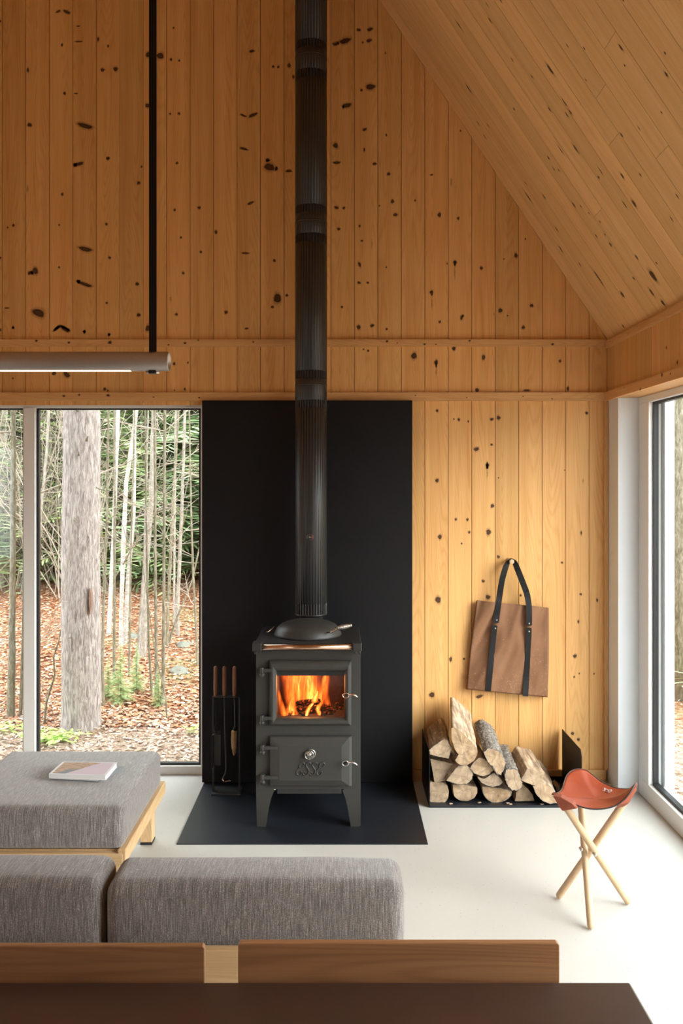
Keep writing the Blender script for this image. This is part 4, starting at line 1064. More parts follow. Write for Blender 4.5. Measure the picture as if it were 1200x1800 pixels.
# the carrying handle over the peg
top = pc + Z_ * .0155
H1 = [surf(871, 1095), surf(871.5, 1091), surf(873, 1080), surf(875.5, 1062), V(878, 1045, 4.925), V(882, 1020, 4.912), V(887.5, 1000, 4.905), V(892, 989, 4.902), V(895, 983.6, 4.90), V(898.5, 982, 4.90), V(902, 983.8, 4.90), V(905, 990, 4.90), V(911, 1005, 4.903), V(920, 1028, 4.912), V(926, 1045, 4.922), surf(929, 1064), surf(929.5, 1080), surf(929.5, 1095), surf(929.3, 1100)]
m = MB(); m.smooth = True; P = smoothpath(H1, 5); nP = len(P); ws = []
for i, p in enumerate(P):
    t = i / (nP - 1); e = min(i, nP - 1 - i); base = .033 - .012 * math.exp(-((t - .5) / .09) ** 2); ws.append(base * (.3 if e == 0 else .65 if e == 1 else 1))
rings = []
for i, p in enumerate(P):
    t = (P[min(i + 1, nP - 1)] - P[max(i - 1, 0)]).normalized(); k = math.exp(-((i / (nP - 1) - .5) / .11) ** 2)
    sd_ = (X_ * (1 - k) + Y_ * k); sd_ = sd_ if p.x < pc.x else (X_ * (1 - k) - Y_ * k); sd_ = (Y_ * k + X_ * (1 - k) * (1 if p.x < pc.x else -1))
    sd_ = (sd_ - t * sd_.dot(t)).normalized(); nn = t.cross(sd_).normalized(); w_ = ws[i]
    rings.append([p + sd_ * w_ / 2 + nn * .0016, p - sd_ * w_ / 2 + nn * .0016, p - sd_ * w_ / 2 - nn * .0016, p + sd_ * w_ / 2 - nn * .0016])
m.smooth = False; m.loops(rings); m.build('carrying_strap', M['leather_black'], BG)
for q in ((872.5, 1090), (870, 1104.5), (929.5, 1096), (929.5, 1110)):
    m = MB(); p = surf(*q); m.lathe([(.0048, 0), (.0045, -.003), (.001, -.0045)], p, 14, 'Y'); m.build('rivet', M['chrome'], BG)
m = MB()
for u0, v0, u1, v1 in ((.01, 0, .99, 0),):
    pts = [bagpt(u0 + (u1 - u0) * k / 40, .012, 0) - Y_ * .0015 for k in range(41)]; ribbon(m, pts, .004, .003, Z_)
for uu in (.035, .975):
    pts = [bagpt(uu, k / 40, 0) - Y_ * .001 for k in range(41)]; ribbon(m, pts, .003, .002, X_)
m.build('hem', M['canvas'], BG)

# ---------------------------------------------------------------- tripod stool
ST = thing('tripod_stool', (.99, 3.45, 0), 'three-legged folding stool with sling seat of red-brown leather on the concrete floor', 'stool')
legs = [(F(982, 1580), V(1096, 1411, 3.445)), (F(1103, 1590), V(992, 1415, 3.385)), (F(1038, 1634), V(1020, 1405, 3.60))]
for a, b in legs:
    m = MB((1, 0, 0), (b - a)); m.bid = a.x * 40
    a = a.copy(); a.z = .0125
    m.tube([a + (b - a).normalized() * .004, b], .0138, 22, round_end=True); m.build('leg', M['beech'], ST)
for q, Y in (((1045.5, 1502.5), 3.386), ((1021, 1493), 3.46)):
    p = V(*q, Y); m = MB(); m.lathe([(.0065, .012), (.0065, -.004), (.004, -.008), (.001, -.009)], p, 16, 'Y'); m.build('bolt', M['chrome'], ST)
bd = [(970,1396,3.40),(974,1393,3.41),(985,1398.5,3.39),(1005,1411,3.365),(1030,1420,3.345),(1055,1421.5,3.335),(1080,1416,3.335),(1098,1403,3.34),(1110,1388,3.35),(1117,1376,3.375),(1118.5,1379,3.40),
      (1108,1386,3.45),(1092,1386,3.50),(1075,1383,3.54),(1055,1373,3.59),(1040,1361,3.63),(1030,1354,3.65),(1018,1351,3.655),(1005,1354,3.65),(996,1362,3.63),(991,1374,3.59),(988,1385,3.54),(982,1392,3.48)]
B = smoothpath([V(*q) for q in bd] + [V(*bd[0])], 4)[:-1]; G = V(1047, 1403, 3.47)
ANG = []
for b_ in B:
    a_ = math.atan2(b_.y - G.y, b_.x - G.x)
    if ANG:
        while a_ < ANG[-1] - math.pi: a_ += 2 * math.pi
        a_ = max(a_, ANG[-1] + .002)
    ANG.append(a_)
def seatpt(b, r, dz=0):
    an = ANG[B.index(b)]; kb = min(1, r / .6); kb = kb * kb * (3 - 2 * kb); ci = G + Vector((math.cos(an), math.sin(an), 0)) * .11; ci.z = b.z
    p = G.lerp(ci.lerp(b, kb), r); p.z = G.z + (b.z - G.z) * r ** 2.0 + dz; return p
m = MB(); m.smooth = True; cv = m.vert(G); prev = None
for k in range(1, 15):
    ring = [m.vert(seatpt(b, k / 14)) for b in B]
    for j in range(len(B)):
        j2 = (j + 1) % len(B)
        if prev: m.face((ring[j], ring[j2], prev[j2], prev[j]))
        else: m.face((cv, ring[j], ring[j2]))
    prev = ring
seat = m.build('leather_seat', [M['leather'], M['leather_under'], M['leather_edge']], ST, recalc=False)
so_ = seat.modifiers.new('thick', 'SOLIDIFY'); so_.thickness = .0042; so_.offset = -1; so_.material_offset = 1; so_.material_offset_rim = 2
m = MB(); pts = B + [B[0]]
m.tube([p - Z_ * .001 for p in pts], .0023, 6, cap=False); m.build('seat_edge', M['leather_edge'], ST)
def pocket(idx, pts):
    # a leather pocket under a seat corner, wrapping the leg's top
    m = MB(); m.smooth = False; b0 = [V(*q) for q in pts]
    dirv = (G - b0[0]); dirv.z = 0; dirv.normalize(); dirv = dirv * .6; cen = sum(b0, Vector()) / len(b0)
    m.prism(b0, (dirv * .030 + Vector((0, .026, 0)) if idx == 0 else Vector((-.004, .022, -.020)))); m.build('leg_pocket', M['leather_under'], ST, bevel=.003)
pocket(0, [(971, 1399, 3.375), (985, 1401, 3.36), (1005, 1413, 3.34), (1014, 1421.5, 3.335), (988, 1426, 3.355), (981, 1417, 3.36)])
pocket(1, [(1117.5, 1381, 3.385), (1119, 1388, 3.39), (1106, 1410, 3.375), (1099, 1413.5, 3.37), (1086, 1414.5, 3.345), (1101, 1404, 3.352)])
m = MB()
mk = [(1061.5,1385,0,4),(1064,1385.5,0,4),(1066,1387,2,2),(1068.5,1388,0,5),(1070.5,1388,2,0),(1072,1389,0,3),(1074.5,1388,0,4),(1073.5,1390,2,0),(1058,1389,5,1.6),(1063.5,1391,5,1.6),(1068.5,1392.3,3,1)]
def on_seat(px, py):
    best = None
    for b in B:
        for r in [x / 24 for x in range(6, 24)]:
            p = seatpt(b, r); qx = CX + p.x * FPX / p.y; qy = CY + (EYE - p.z) * FPX / p.y; d = (qx - px) ** 2 + (qy - py) ** 2
            if best is None or d < best[0]: best = (d, p)
    return V(px, py, best[1].y - .006)
for px, py, dx, dy in mk:
    m.tube([on_seat(px, py), on_seat(px + dx, py + dy)], .0010, 5)
m.build('stamped_mark', M['paper'], ST)

# ---------------------------------------------------------------- ottoman
def rbox(name, c, size, rad, mat, parent, seg=6, puff=0.0, wob=.0, rot=0):
    bm = bmesh.new(); bmesh.ops.create_cube(bm, size=1)
    bmesh.ops.scale(bm, vec=size, verts=bm.verts)
    bmesh.ops.bevel(bm, geom=list(bm.edges) + list(bm.verts), offset=rad, segments=seg, profile=.5, affect='EDGES')
    for _ in range(2):
        bmesh.ops.subdivide_edges(bm, edges=[e for e in bm.edges if e.calc_length() > .05], cuts=3, use_grid_fill=True)
    for v in bm.verts:
        x, y, z = v.co.x / size[0] * 2, v.co.y / size[1] * 2, v.co.z / size[2] * 2
        nrm = Vector((x ** 7, y ** 7, z ** 7))
        if nrm.length > 0: nrm.normalize()
        v.co += nrm * puff * (1 - min(1, abs(x)) ** 2 * (1 if abs(x) < .99 else 0)) * 0
        v.co.z += puff * (1 - x * x) * (1 - y * y) * (1 if z > 0 else 0) * max(0, z)
        v.co.y -= puff * .6 * (1 - x * x) * (1 - z * z) * max(0, -y)
        if wob: v.co += Vector((0, 1, 1)) * wob * noise.noise(v.co * 7 + Vector(c)) 
    me = bpy.data.meshes.new(name); bmesh.ops.recalc_face_normals(bm, faces=bm.faces); bm.to_mesh(me); bm.free()
    for p in me.polygons: p.use_smooth = True
    me.materials.append(mat); o = bpy.data.objects.new(name, me); col.objects.link(o); o.location = c; o.rotation_euler.z = rot
    if parent: o.parent = parent; o.location = Vector(c) - parent.location
    return o
OT = thing('ottoman', (-1.19, 3.80, 0), 'square grey woven ottoman on a pale wood frame in front of the forest window', 'ottoman')
OT.rotation_euler.z = 0
OX0, OX1, OY0, OY1 = -1.56, -.842, 3.43, 4.17
rbox('cushion', ((OX0 + OX1) / 2, (OY0 + OY1) / 2, .336), (OX1 - OX0, OY1 - OY0, .170), .034, M['fabric'], OT, 6, .008)
m = MB((0, 0, 1), (0, 1, 0)); m.bid = 7; m.box(OX1 - .02, OX1 + .012, OY0 - .01, OY1 + .035, .205, .262); m.build('side_rail', M['maple'], OT, bevel=.004)
m = MB((0, 0, 1), (0, 1, 0)); m.bid = 8; m.box(OX0 - .012, OX0 + .02, OY0 - .01, OY1 + .03, .205, .262); m.build('side_rail', M['maple'], OT, bevel=.004)
m = MB((0, 0, 1), (1, 0, 0)); m.bid = 9; m.box(OX0 + .0, OX1 - .0, OY0 - .012, OY0 + .02, .200, .246); m.build('cross_rail', M['maple'], OT, bevel=.003)
m = MB((0, 0, 1), (1, 0, 0)); m.box(OX0, OX1, OY1 - .02, OY1 + .01, .205, .246); m.build('cross_rail', M['maple'], OT, bevel=.003)
m = MB(); m.box(OX0 + .01, OX1 - .02, OY0 + .02, OY1 - .02, .236, .2505); m.build('slat_base', M['maple'], OT)
for lx in (OX0 + .01, OX1 - .085):
    for ly in (OY0 + .07, 4.095):
        m = MB((1, 0, 0), (0, 0, 1)); m.bid = lx; m.box(lx, lx + .055, ly, ly + .075, .012, .225); lg = m.build('leg', M['maple'], OT, bevel=.003)
        m = MB(); m.box(lx + .0, lx + .055, ly, ly + .075, 0, .012); m.build('foot_pad', M['rubber'], lg, bevel=.002)

# books on the ottoman
ztop = .4285
def book(name, corners, z0, th, label, cover, pageside):
    P = [Vector((x, y, 0)) for x, y in corners]; c = sum(P, Vector()) / 4
    t = thing(name, (c.x, c.y, z0), label, 'book')
    m = MB(); m.prism([p + Z_ * (z0 + .0015) + (c - p) * .02 for p in P], Z_ * (th - .003)); m.build('pages', M['paper'], t)
    m = MB(); m.prism([p + Z_ * z0 for p in P], Z_ * .0015); m.prism([p + Z_ * (z0 + th - .0015) for p in P], Z_ * .0015)
    a, b = P[pageside], P[(pageside + 1) % 4]; nrm = (b - a).cross(Z_).normalized() * .001
    m.prism([a + Z_ * z0, b + Z_ * z0, b + Z_ * (z0 + th), a + Z_ * (z0 + th)], nrm); m.build('cover', cover, t)
    return t, P
FC = Vector((-1.012, 3.700, 0)); u = (Vector((-1.225, 3.735, 0)) - FC).normalized(); w_ = Vector((-u.y, u.x, 0)); w_ = w_ if w_.y > 0 else -w_
RC = FC + (Vector((.068, .165, 0)))
book('book', [(FC.x, FC.y), (RC.x, RC.y), (RC.x + u.x * .215, RC.y + u.y * .215 + .01), (FC.x + u.x * .215, FC.y + u.y * .215)], ztop, .012, 'thin grey-covered book underneath the pink one on the ottoman', M['cover_grey'], 0)
tk = [F(86.4, 1359.8, ztop + .033), F(186, 1363, ztop + .033), F(206, 1340, ztop + .033), F(110.3, 1338.8, ztop + .033)]
bk, P = book('book', [(p.x, p.y) for p in tk], ztop + .0125, .020, 'hardback book with a pink and orange landscape cover, on top on the ottoman', M['book_white'], 3)
def mk_land():
    t = NT('landscape_print'); t.set(.35, 0, .4); o = t.obj(); sp = t.n.new('ShaderNodeSeparateXYZ'); t.l.new(o, sp.inputs[0])
    nz = t.noise(t.vmul(o, (30, 120, 30)), 1, 4, .6); rock = t.ramp(nz, [(.35, (.16, .13, .13)), (.5, (.52, .31, .19)), (.65, (.66, .45, .30))])
    pink = t.mix(t.noise(o, 12, 2), (.62, .50, .60), (.74, .60, .68))
    e = t.math('ADD', t.math('MULTIPLY', sp.outputs[1], .8), t.math('MULTIPLY_ADD', t.noise(o, 40, 3), .02, -.012))
    f = t.math('GREATER_THAN', sp.outputs[0], e)
    gr = t.math('MULTIPLY', t.math('GREATER_THAN', sp.outputs[0], t.math('SUBTRACT', e, .045)), t.math('LESS_THAN', sp.outputs[1], -.015))
    rock = t.mix(gr, rock, (.20, .23, .24)); t.color(t.mix(f, rock, pink)); return t.m
c = sum(P, Vector()) / 4; m = MB(); zc = ztop + .0326
Q = [p.lerp(c, .085) for p in P]; m.prism([(p.x - c.x, p.y - c.y, 0) for p in Q], (0, 0, .0004))
pr = m.build('cover_print', mk_land()); pr.parent = bk; pr.location = (0, 0, zc - bk.location.z)

# ---------------------------------------------------------------- sofa seen from behind
SF = thing('sofa', (-.6, 2.6, 0), 'low grey woven sofa seen from behind with two back cushions', 'sofa')
SX1 = .163; SXm = -.588
rbox('back_cushion', ((SXm + SX1) / 2, 2.292, .502), (SX1 - SXm, .185, .365), .036, M['fabric'], SF, 6, .006, .0025)
rbox('back_cushion', (SXm - .008 - .375, 2.292, .508), (.75, .185, .365), .036, M['fabric'], SF, 6, .006, .0025)
rbox('seat_cushion', ((SXm + SX1) / 2, 2.66, .305), (SX1 - SXm, .55, .13), .03, M['fabric'], SF, 5)
rbox('seat_cushion', (SXm - .008 - .375, 2.66, .305), (.75, .55, .13), .03, M['fabric'], SF, 5)
m = MB((0, 0, 1), (1, 0, 0)); m.bid = 4; m.box(-1.36, .16, 2.145, 2.170, .425, .549); m.build('back_rail', M['maple'], SF, bevel=.002)
m = MB((0, 0, 1), (1, 0, 0)); m.bid = 6; m.box(-1.36, .16, 2.175, 2.93, .195, .235); m.build('frame', M['maple'], SF, bevel=.003)
for lx in (-1.33, .08):
    for ly in (2.175, 2.84):
        m = MB(); m.box(lx, lx + .055, ly, ly + .07, 0, .195); m.build('leg', M['maple'], SF)
    m = MB(); m.box(lx, lx + .05, 2.1705, 2.195, .235, .50); m.build('back_support', M['maple'], SF)

# ---------------------------------------------------------------- dining table and chairs
TE = 1.673; tz = .74
TB = thing('dining_table', (-.5, 1.2, 0), 'dark brown smooth tabletop at the bottom edge of the view', 'table')
m = MB(); m.box(-1.75, .5505, .75, TE, tz - .028, tz); m.build('tabletop', M['table'], TB, bevel=.004, seg=3)
m = MB((0, 0, 1), (1, 0, 0)); m.box(-1.6, .42, .85, .875, tz - .10, tz - .028); m.box(-1.6, .42, 1.54, 1.565, tz - .10, tz - .028); m.build('apron', M['maple'], TB)
for lx in (-1.62, .38):
    for ly in (.83, 1.52):
        m = MB((1, 0, 0), (0, 0, 1)); m.box(lx, lx + .06, ly, ly + .06, 0, tz - .028); m.build('leg', M['maple'], TB, bevel=.004)
def dchair(x0, x1, ztop_, yb, label, bid, slope=0):
    t = thing('dining_chair', ((x0 + x1) / 2, yb - .2, 0), label, 'chair')
    m = MB((0, 0, 1), (1, 0, 0)); m.bid = bid
    cx_ = (x0 + x1) / 2; hw = (x1 - x0) / 2; N_ = 24; rings = []
    for u in [-1, -.985] + [-.97 + 1.94 * i / N_ for i in range(N_ + 1)] + [.985, 1]:
        x = cx_ + u * hw; y = yb + .0 - .006 * (1 - u * u) * 0
        e = 1 if abs(u) < 1 else .0
        zt_ = ztop_ - (.004 if abs(u) == 1 else 0)
        rings.append([(x, y, zt_ - .14), (x, y, zt_), (x, y + .0155, zt_), (x, y + .0155, zt_ - .14)])
    m.loops(rings); m.build('backrest', M['cherry'], t, bevel=.0025, seg=3)
    for lx in (x0 + .05, x1 - .085):
        m = MB((1, 0, 0), (0, 0, 1)); m.box(lx, lx + .035, yb + .016, yb + .038, 0, ztop_ - .03); m.build('back_leg', M['cherry'], t, bevel=.003)
        m = MB((1, 0, 0), (0, 0, 1)); m.box(lx, lx + .035, yb - .40, yb - .365, 0, .43); m.build('front_leg', M['cherry'], t, bevel=.003)
    m = MB((0, 1, 0), (1, 0, 0)); m.box(x0 + .03, x1 - .03, yb - .42, yb + .012, .43, .455); m.build('seat', M['cherry'], t, bevel=.006)
    return t
ys = 1.690
dchair(-.92, (359.5 - CX) * (ys) / FPX, EYE - (1664 - CY) * ys / FPX + .0005, ys, 'wide wooden dining chair back at the left, its right edge catching light', 5)
dchair((418 - CX) * ys / FPX, (983.5 - CX) * ys / FPX, EYE - (1658.0 - CY) * ys / FPX, ys, 'wide wooden dining chair back with streaky grain tucked against the table, on the right', 17)

# ---------------------------------------------------------------- pendant light
LY = 3.0
PL = thing('pendant_light', (-1.5, LY, 2.1), 'long brushed metal tube lamp hung from a flat black rod', 'pendant lamp')
zc_ = EYE - (635.5 - CY) * LY / FPX; xr = (297.5 - CX) * LY / FPX; rT = 17.0 * LY / FPX
m = MB(); m.smooth = True; n_ = 48; rings = []
for x, r in ((-2.9, rT * .86), (-2.9, rT), (xr - .001, rT), (xr, rT * .98), (xr, rT * .86), (xr - .03, rT * .86)):
    rings.append([Vector((x, LY + r * math.cos(2 * math.pi * k / n_), zc_ + r * math.sin(2 * math.pi * k / n_))) for k in range(n_)])
m.loops(rings, True, False, True); o = m.build('tube', M['silver_tube'], PL); 
for p in o.data.polygons: p.use_smooth = abs(p.normal.x) < .5
m = MB(); xs = (230 - CX) * LY / FPX
rings = []
for x in (-2.85, xs): rings.append([Vector((x, LY + (rT + .0008) * math.cos(a), zc_ + (rT + .0008) * math.sin(a))) for a in [R(-107 + k * 2.4) for k in range(15)]] + [Vector((x, LY + (rT - .004) * math.cos(a), zc_ + (rT - .004) * math.sin(a))) for a in [R(-73.4 - k * 2.4) for k in range(15)]])
m.loops(rings); m.build('light_strip', M['led'], PL)
m = MB(); sxp = (268.5 - CX) * LY / FPX; m.box(sxp - .0125, sxp + .0125, LY - .003, LY + .003, zc_ + rT - .002, roofz(sxp) - .01); m.build('hanging_rod', M['black_steel'], PL)
m = MB(); m.box(-2.4, -2.375, LY - .003, LY + .003, zc_ + rT - .002, roofz(-2.4) - .01); m.build('hanging_rod', M['black_steel'], PL)
m = MB(); m.box(sxp - .0125, sxp + .0125, LY - .012, LY + .012, zc_ - rT - .009, zc_ - rT + .002); cl = m.build('clamp', M['gasket'], PL, bevel=.001)
m = MB(); m.tube([(sxp - .0225, LY, zc_ - rT - .0045), (sxp + .0225, LY, zc_ - rT - .0045)], .0042, 12); m.build('clamp_pin', M['chrome'], PL)

# ---------------------------------------------------------------- outdoors
def gz(x, y):
    d = max(0, y - 7.5); z = -.40 + d * .12 + max(0, y - 15) * .20
    dx = max(0, x - 5.5); z += dx * .05 * min(1, 1)
    z += .10 * noise.noise(Vector((x * .35, y * .35, 0))) * min(1, max(0, (y - 5.5) / 3)) + .02 * noise.noise(Vector((x * 2, y * 2, 3))) * (1 if y > 5.4 or x > 2 else 0)
    return z
m = MB(); m.smooth = True; xs = [-34 + 1.0 * i for i in range(24)] + [-10 + .25 * i for i in range(89)] + [12.5 + 1.2 * i for i in range(18)]
yy_ = [-14 + 1.2 * i for i in range(15)] + [4.2 + .2 * i for i in range(75)] + [19.5 + .9 * i for i in range(24)]
ids = [[m.vert((x, y, gz(x, y))) for x in xs] for y in yy_]
for j in range(len(yy_) - 1):
    for i in range(len(xs) - 1): m.face((ids[j][i], ids[j][i + 1], ids[j + 1][i + 1], ids[j + 1][i]))
struct(m.build('ground', M['ground'], recalc=False), 'forest floor rising behind the house, mulch near the window', 'ground')

def ghit(px, py):
    Y = 5.3
    while Y < 40:
        p = V(px, py, Y)
        if p.z <= gz(p.x, p.y): return p
        Y += .02
    return V(px, py, 30)
# loose chips and fallen leaves
def litter(name, mat, n_, fn, s0, s1, asp, label, cat):
    m = MB(); r2 = random.Random(len(name))
    for i in range(n_):
        x, y = fn(r2); z = gz(x, y) + r2.uniform(.004, .02); s_ = r2.uniform(s0, s1); a = r2.uniform(0, 6.28)
        u = Vector((math.cos(a), math.sin(a), r2.uniform(-.3, .3))) * s_; v = Vector((-math.sin(a), math.cos(a), r2.uniform(-.5, .5))) * s_ * asp; c = Vector((x, y, z))
        m.bid = r2.random()
        k = [m.vert(c - u), m.vert(c - u * .2 + v), m.vert(c + u), m.vert(c - u * .1 - v)]; m.face(k)
    tag(m.build(name, mat, recalc=False), label, cat, kind='stuff')
def f_ch(r2):
    y = r2.uniform(5.35, 7.9); x = r2.uniform(-.44 * y, -.1 * y); return x, y
def f_lf(r2):
    y = 7.5 + 9 * r2.random() ** 1.3; x = r2.uniform(-.48 * y, -.08 * y); return x, y
litter('mulch_chips', M['chips'], 9000, f_ch, .012, .035, .35, 'pale wood chip mulch on the ground just outside the window', 'mulch')
litter('fallen_leaves', M['leaves'], 34000, f_lf, .012, .030, .6, 'orange fallen leaves covering the slope under the trees', 'leaves')
litter('side_mulch', M['chips'], 2500, lambda r2: (lambda y: (y * r2.uniform(.32, .45), y))(r2.uniform(4.9, 11)), .012, .035, .35, 'pale wood chips on the ground outside the right window', 'mulch')

def trunk(name, pts, widths, mat, label, base=None, branches=6, group=None, top=9.0, seed=0, blen=1.4, rough=.03, nseg=14, cat='tree'):
    """pts: (px, py) from the base up; the base sits on the ground"""
    r2 = random.Random(seed); b = ghit(*pts[0]); Y = b.y
    P = [b - Z_ * .1] + [V(px, py, Y) for px, py in pts[0:]]; P[1] = b
    rad = [w_ * Y / FPX / 2 for w_ in widths]; rad = [rad[0]] + rad
    d = (P[-1] - P[-2]).normalized(); L = max(.5, top - P[-1].z)
    e = P[-1] + Vector((d.x, 0, d.z)) * L; e.x = P[-1].x + (e.x - P[-1].x) * .6
    P += [P[-1].lerp(e, .5), e]; rad += [rad[-1] * .7, rad[-1] * .2]
    # refine
    Q, rq = [], []
    for i in range(len(P) - 1):
        k = max(1, int((P[i + 1] - P[i]).length / .18))
        for j in range(k):
            t = j / k; Q.append(P[i].lerp(P[i + 1], t) + Vector((noise.noise(Vector((seed, 0, i * 3 + t * 3))), 0, 0)) * rad[i] * .25); rq.append(rad[i] * (1 - t) + rad[i + 1] * t)
    Q.append(P[-1]); rq.append(rad[-1])
    c = thing(name, b, label, cat, group)
    m = MB(); m.smooth = True; m.tube(Q, rq, nseg)
    if rough:
        for i, v in enumerate(m.v):
            m.v[i] = v + Vector((noise.noise(v * 9), noise.noise(v * 9 + Vector((5, 5, 5))), 0)) * rough * rad[0]
    m.build('trunk', mat, c)
    if branches:
        m = MB(); m.smooth = True
        for i in range(branches):
            k = r2.randint(int(len(Q) * .12), len(Q) - 2); a = r2.uniform(0, 6.28); p = Q[k]; ln = blen * r2.uniform(.4, 1.2); up = r2.uniform(-.1, .7)
            pts_ = [p]; dr = Vector((math.cos(a), math.sin(a), up)).normalized()
            for s_ in range(5):
                dr = (dr + Vector((r2.uniform(-.25, .25), r2.uniform(-.25, .25), r2.uniform(-.15, .2)))).normalized(); pts_.append(pts_[-1] + dr * ln / 5)
            r0 = min(rq[k] * .4, .012); m.tube(pts_, [r0 * (1 - .17 * q) for q in range(6)], 5)
            for q in range(1, 5):
                for _ in range(2):
                    d2_ = (dr + Vector((r2.uniform(-1, 1), r2.uniform(-1, 1), r2.uniform(-.6, .8)))).normalized(); m.tube([pts_[q], pts_[q] + d2_ * ln * .22, pts_[q] + d2_ * ln * .22 + (d2_ + Z_ * r2.uniform(-.4, .4)).normalized() * ln * .15], [r0 * .5, r0 * .35, r0 * .15], 4)
        m.build('bare_branches', M['twig'] if mat != M['bark_birch'] else M['bark_grey'], c)['kind'] = 'stuff'
    return c
def C8(x, y): return (x / 2.728, 700 + y / 2.728)

# the large pine: ridged bark in real relief
b = ghit(142, 1277); YT = b.y
pine = thing('pine_tree', b, 'thick straight pine trunk with pale furrowed bark right outside the window', 'tree')
prof = [(1290, 142.5, 36.5), (1277, 142.5, 35.5), (1262, 142.5, 34), (1240, 142.8, 33.5), (1200, 142.8, 33.5), (1100, 142.5, 33.5), (1000, 142.0, 33.2), (900, 142.8, 32.5), (800, 143.8, 31.5), (717, 144, 31), (600, 145, 29.5), (0, 150, 24), (-900, 158, 14)]
m = MB(); m.smooth = True; n_ = 150; rings = []
for i in range(len(prof) - 1):
    (ya, xa, ra), (yb_, xb, rb) = prof[i], prof[i + 1]; st = max(1, int(abs(ya - yb_) / (3.2 if yb_ > 640 else 40)))
    for j in range(st):
        t = j / st; py, px, r = ya + (yb_ - ya) * t, xa + (xb - xa) * t, (ra + (rb - ra) * t) * YT / FPX; c = V(px, py, YT); ring = []
        for k in range(n_):
            a = 2 * math.pi * k / n_; q = Vector((math.cos(a) * 3.6, math.sin(a) * 3.6, c.z * 1.9)); tw = noise.noise(q * 1.3) * .8
            h = abs(noise.noise(Vector((math.cos(a + tw * .2) * 8.5, math.sin(a + tw * .2) * 8.5, c.z * 3.2)))) * .05 + noise.noise(Vector((math.cos(a) * 22, math.sin(a) * 22, c.z * 16))) * .012
            rr = r * (1 + h - .015); ring.append(c + Vector((math.cos(a) * rr, math.sin(a) * rr, 0)))
        rings.append(ring)
m.loops(rings); m.build('trunk', M['bark_pine'], pine)
def stub(px, py, dx, dy, r, ln):
    p = V(px, py, YT - .19); m = MB(); m.tube([p + Y_ * .03, p - Y_ * .02 + Vector((dx, 0, dy)) * .03, p - Y_ * .05 + Vector((dx, 0, dy)) * ln], [r, r * .8, r * .3], 7); m.build('branch_stub', M['bark_dark'], pine)
for q in ((150, 774, .6, .5, .012, .06), (136, 800, .5, .5, .008, .05), (168, 857, 1, -.3, .008, .12), (127, 912, .8, -.4, .009, .09), (120, 1122, .6, .3, .01, .04), (135, 722, -.3, .5, .01, .03)): stub(*q)
m = MB(); p = V(159, 1050, YT - .2); m.prism([V(157.5, 1034, YT - .150), V(160, 1042, YT - .145), V(160.5, 1062, YT - .145), V(158, 1080, YT - .150), V(156.5, 1055, YT - .155)], (0, .05, 0)); m.build('bark_scar', plain('red_bark_scar', (.27, .17, .13), .95, nz=.5, nscale=30), pine)

T = trunk
T('tree', [C8(52, 1535), C8(60, 1000), C8(62, 500), C8(66, 50)], [15, 11, 9, 8], M['bark_dark'], 'straight mossy trunk seen through the narrow left pane', branches=16, seed=1, blen=1.6)
T('birch_tree', [C8(2, 900), C8(2, 600), C8(12, 250), C8(24, 40)], [14, 13, 13, 12], M['bark_birch'], 'white birch trunk at the left edge of the narrow left pane', branches=5, seed=2)
T('tree', [C8(98, 1530), C8(108, 1220), C8(112, 1000), C8(118, 400)], [6, 5, 4, 3], M['bark_dark'], 'thin dark sapling just left of the white window post', branches=8, seed=3, top=4)
T('birch_tree', [C8(160, 980), C8(178, 860), C8(195, 560), C8(225, 240)], [7, 7, 6, 5], M['bark_grey'], 'pale slanting trunk between the window post and the big pine', branches=6, seed=4)
T('sapling', [C8(210, 1575), C8(222, 1460), C8(262, 1330), C8(256, 1240), C8(280, 1170)], [4, 4, 3, 3, 2], M['bark_dark'], 'crooked bare sapling left of the base of the big pine', branches=3, seed=5, top=1.6, blen=.5)
T('tree', [C8(498, 1480), C8(490, 1300), C8(496, 1000), C8(512, 600), C8(520, 50)], [6, 5, 5, 4, 4], M['bark_dark'], 'thin dark trunk nearest to the right side of the big pine', branches=12, seed=6)
T('birch_tree', [C8(522, 1130), C8(530, 950), C8(545, 650), C8(566, 50)], [9, 7, 7, 7], M['bark_birch'], 'slim white birch, the first right of the big pine', branches=7, seed=7)
T('tree', [C8(546, 1372), C8(548, 1100), C8(550, 600), C8(548, 50)], [7, 5, 5, 4], M['bark_dark'], 'upright thin dark trunk close beside the first white birch', branches=12, seed=8)
T('birch_tree', [C8(580, 1190), C8(582, 1000), C8(592, 700), C8(605, 400), C8(640, 180), C8(655, 50)], [8, 7, 8, 7, 7, 6], M['bark_birch'], 'white birch bending to the right towards its top', branches=9, seed=9)
T('birch_tree', [C8(600, 1180), C8(612, 880), C8(640, 570), C8(646, 100)], [7, 7, 7, 6], M['bark_birch'], 'broken-looking pale birch right of the bending birch', branches=7, seed=10)
T('sapling', [C8(618, 1335), C8(622, 1100), C8(628, 700), C8(640, 300)], [4, 4, 3, 3], M['bark_dark'], 'thin sapling standing behind the small evergreen bush', branches=12, seed=11, top=4.5, blen=1.0)
T('tree', [C8(684, 1240), C8(690, 1100), C8(700, 800), C8(725, 500), C8(738, 50)], [14, 12, 10, 9, 8], M['bark_grey'], 'stout grey trunk with a pale patch in the middle of the birch group', branches=10, seed=12)
T('tree', [C8(655, 1330), C8(665, 1150), C8(690, 800), C8(705, 300)], [5, 5, 4, 3], M['bark_grey'], 'slender slanting trunk just left of the stout grey one', branches=12, seed=13)
T('tree', [C8(730, 1430), C8(714, 1200), C8(706, 900), C8(700, 500)], [5, 4, 4, 3], M['bark_dark'], 'thin dark trunk crossing in front of the stout grey one', branches=12, seed=14)
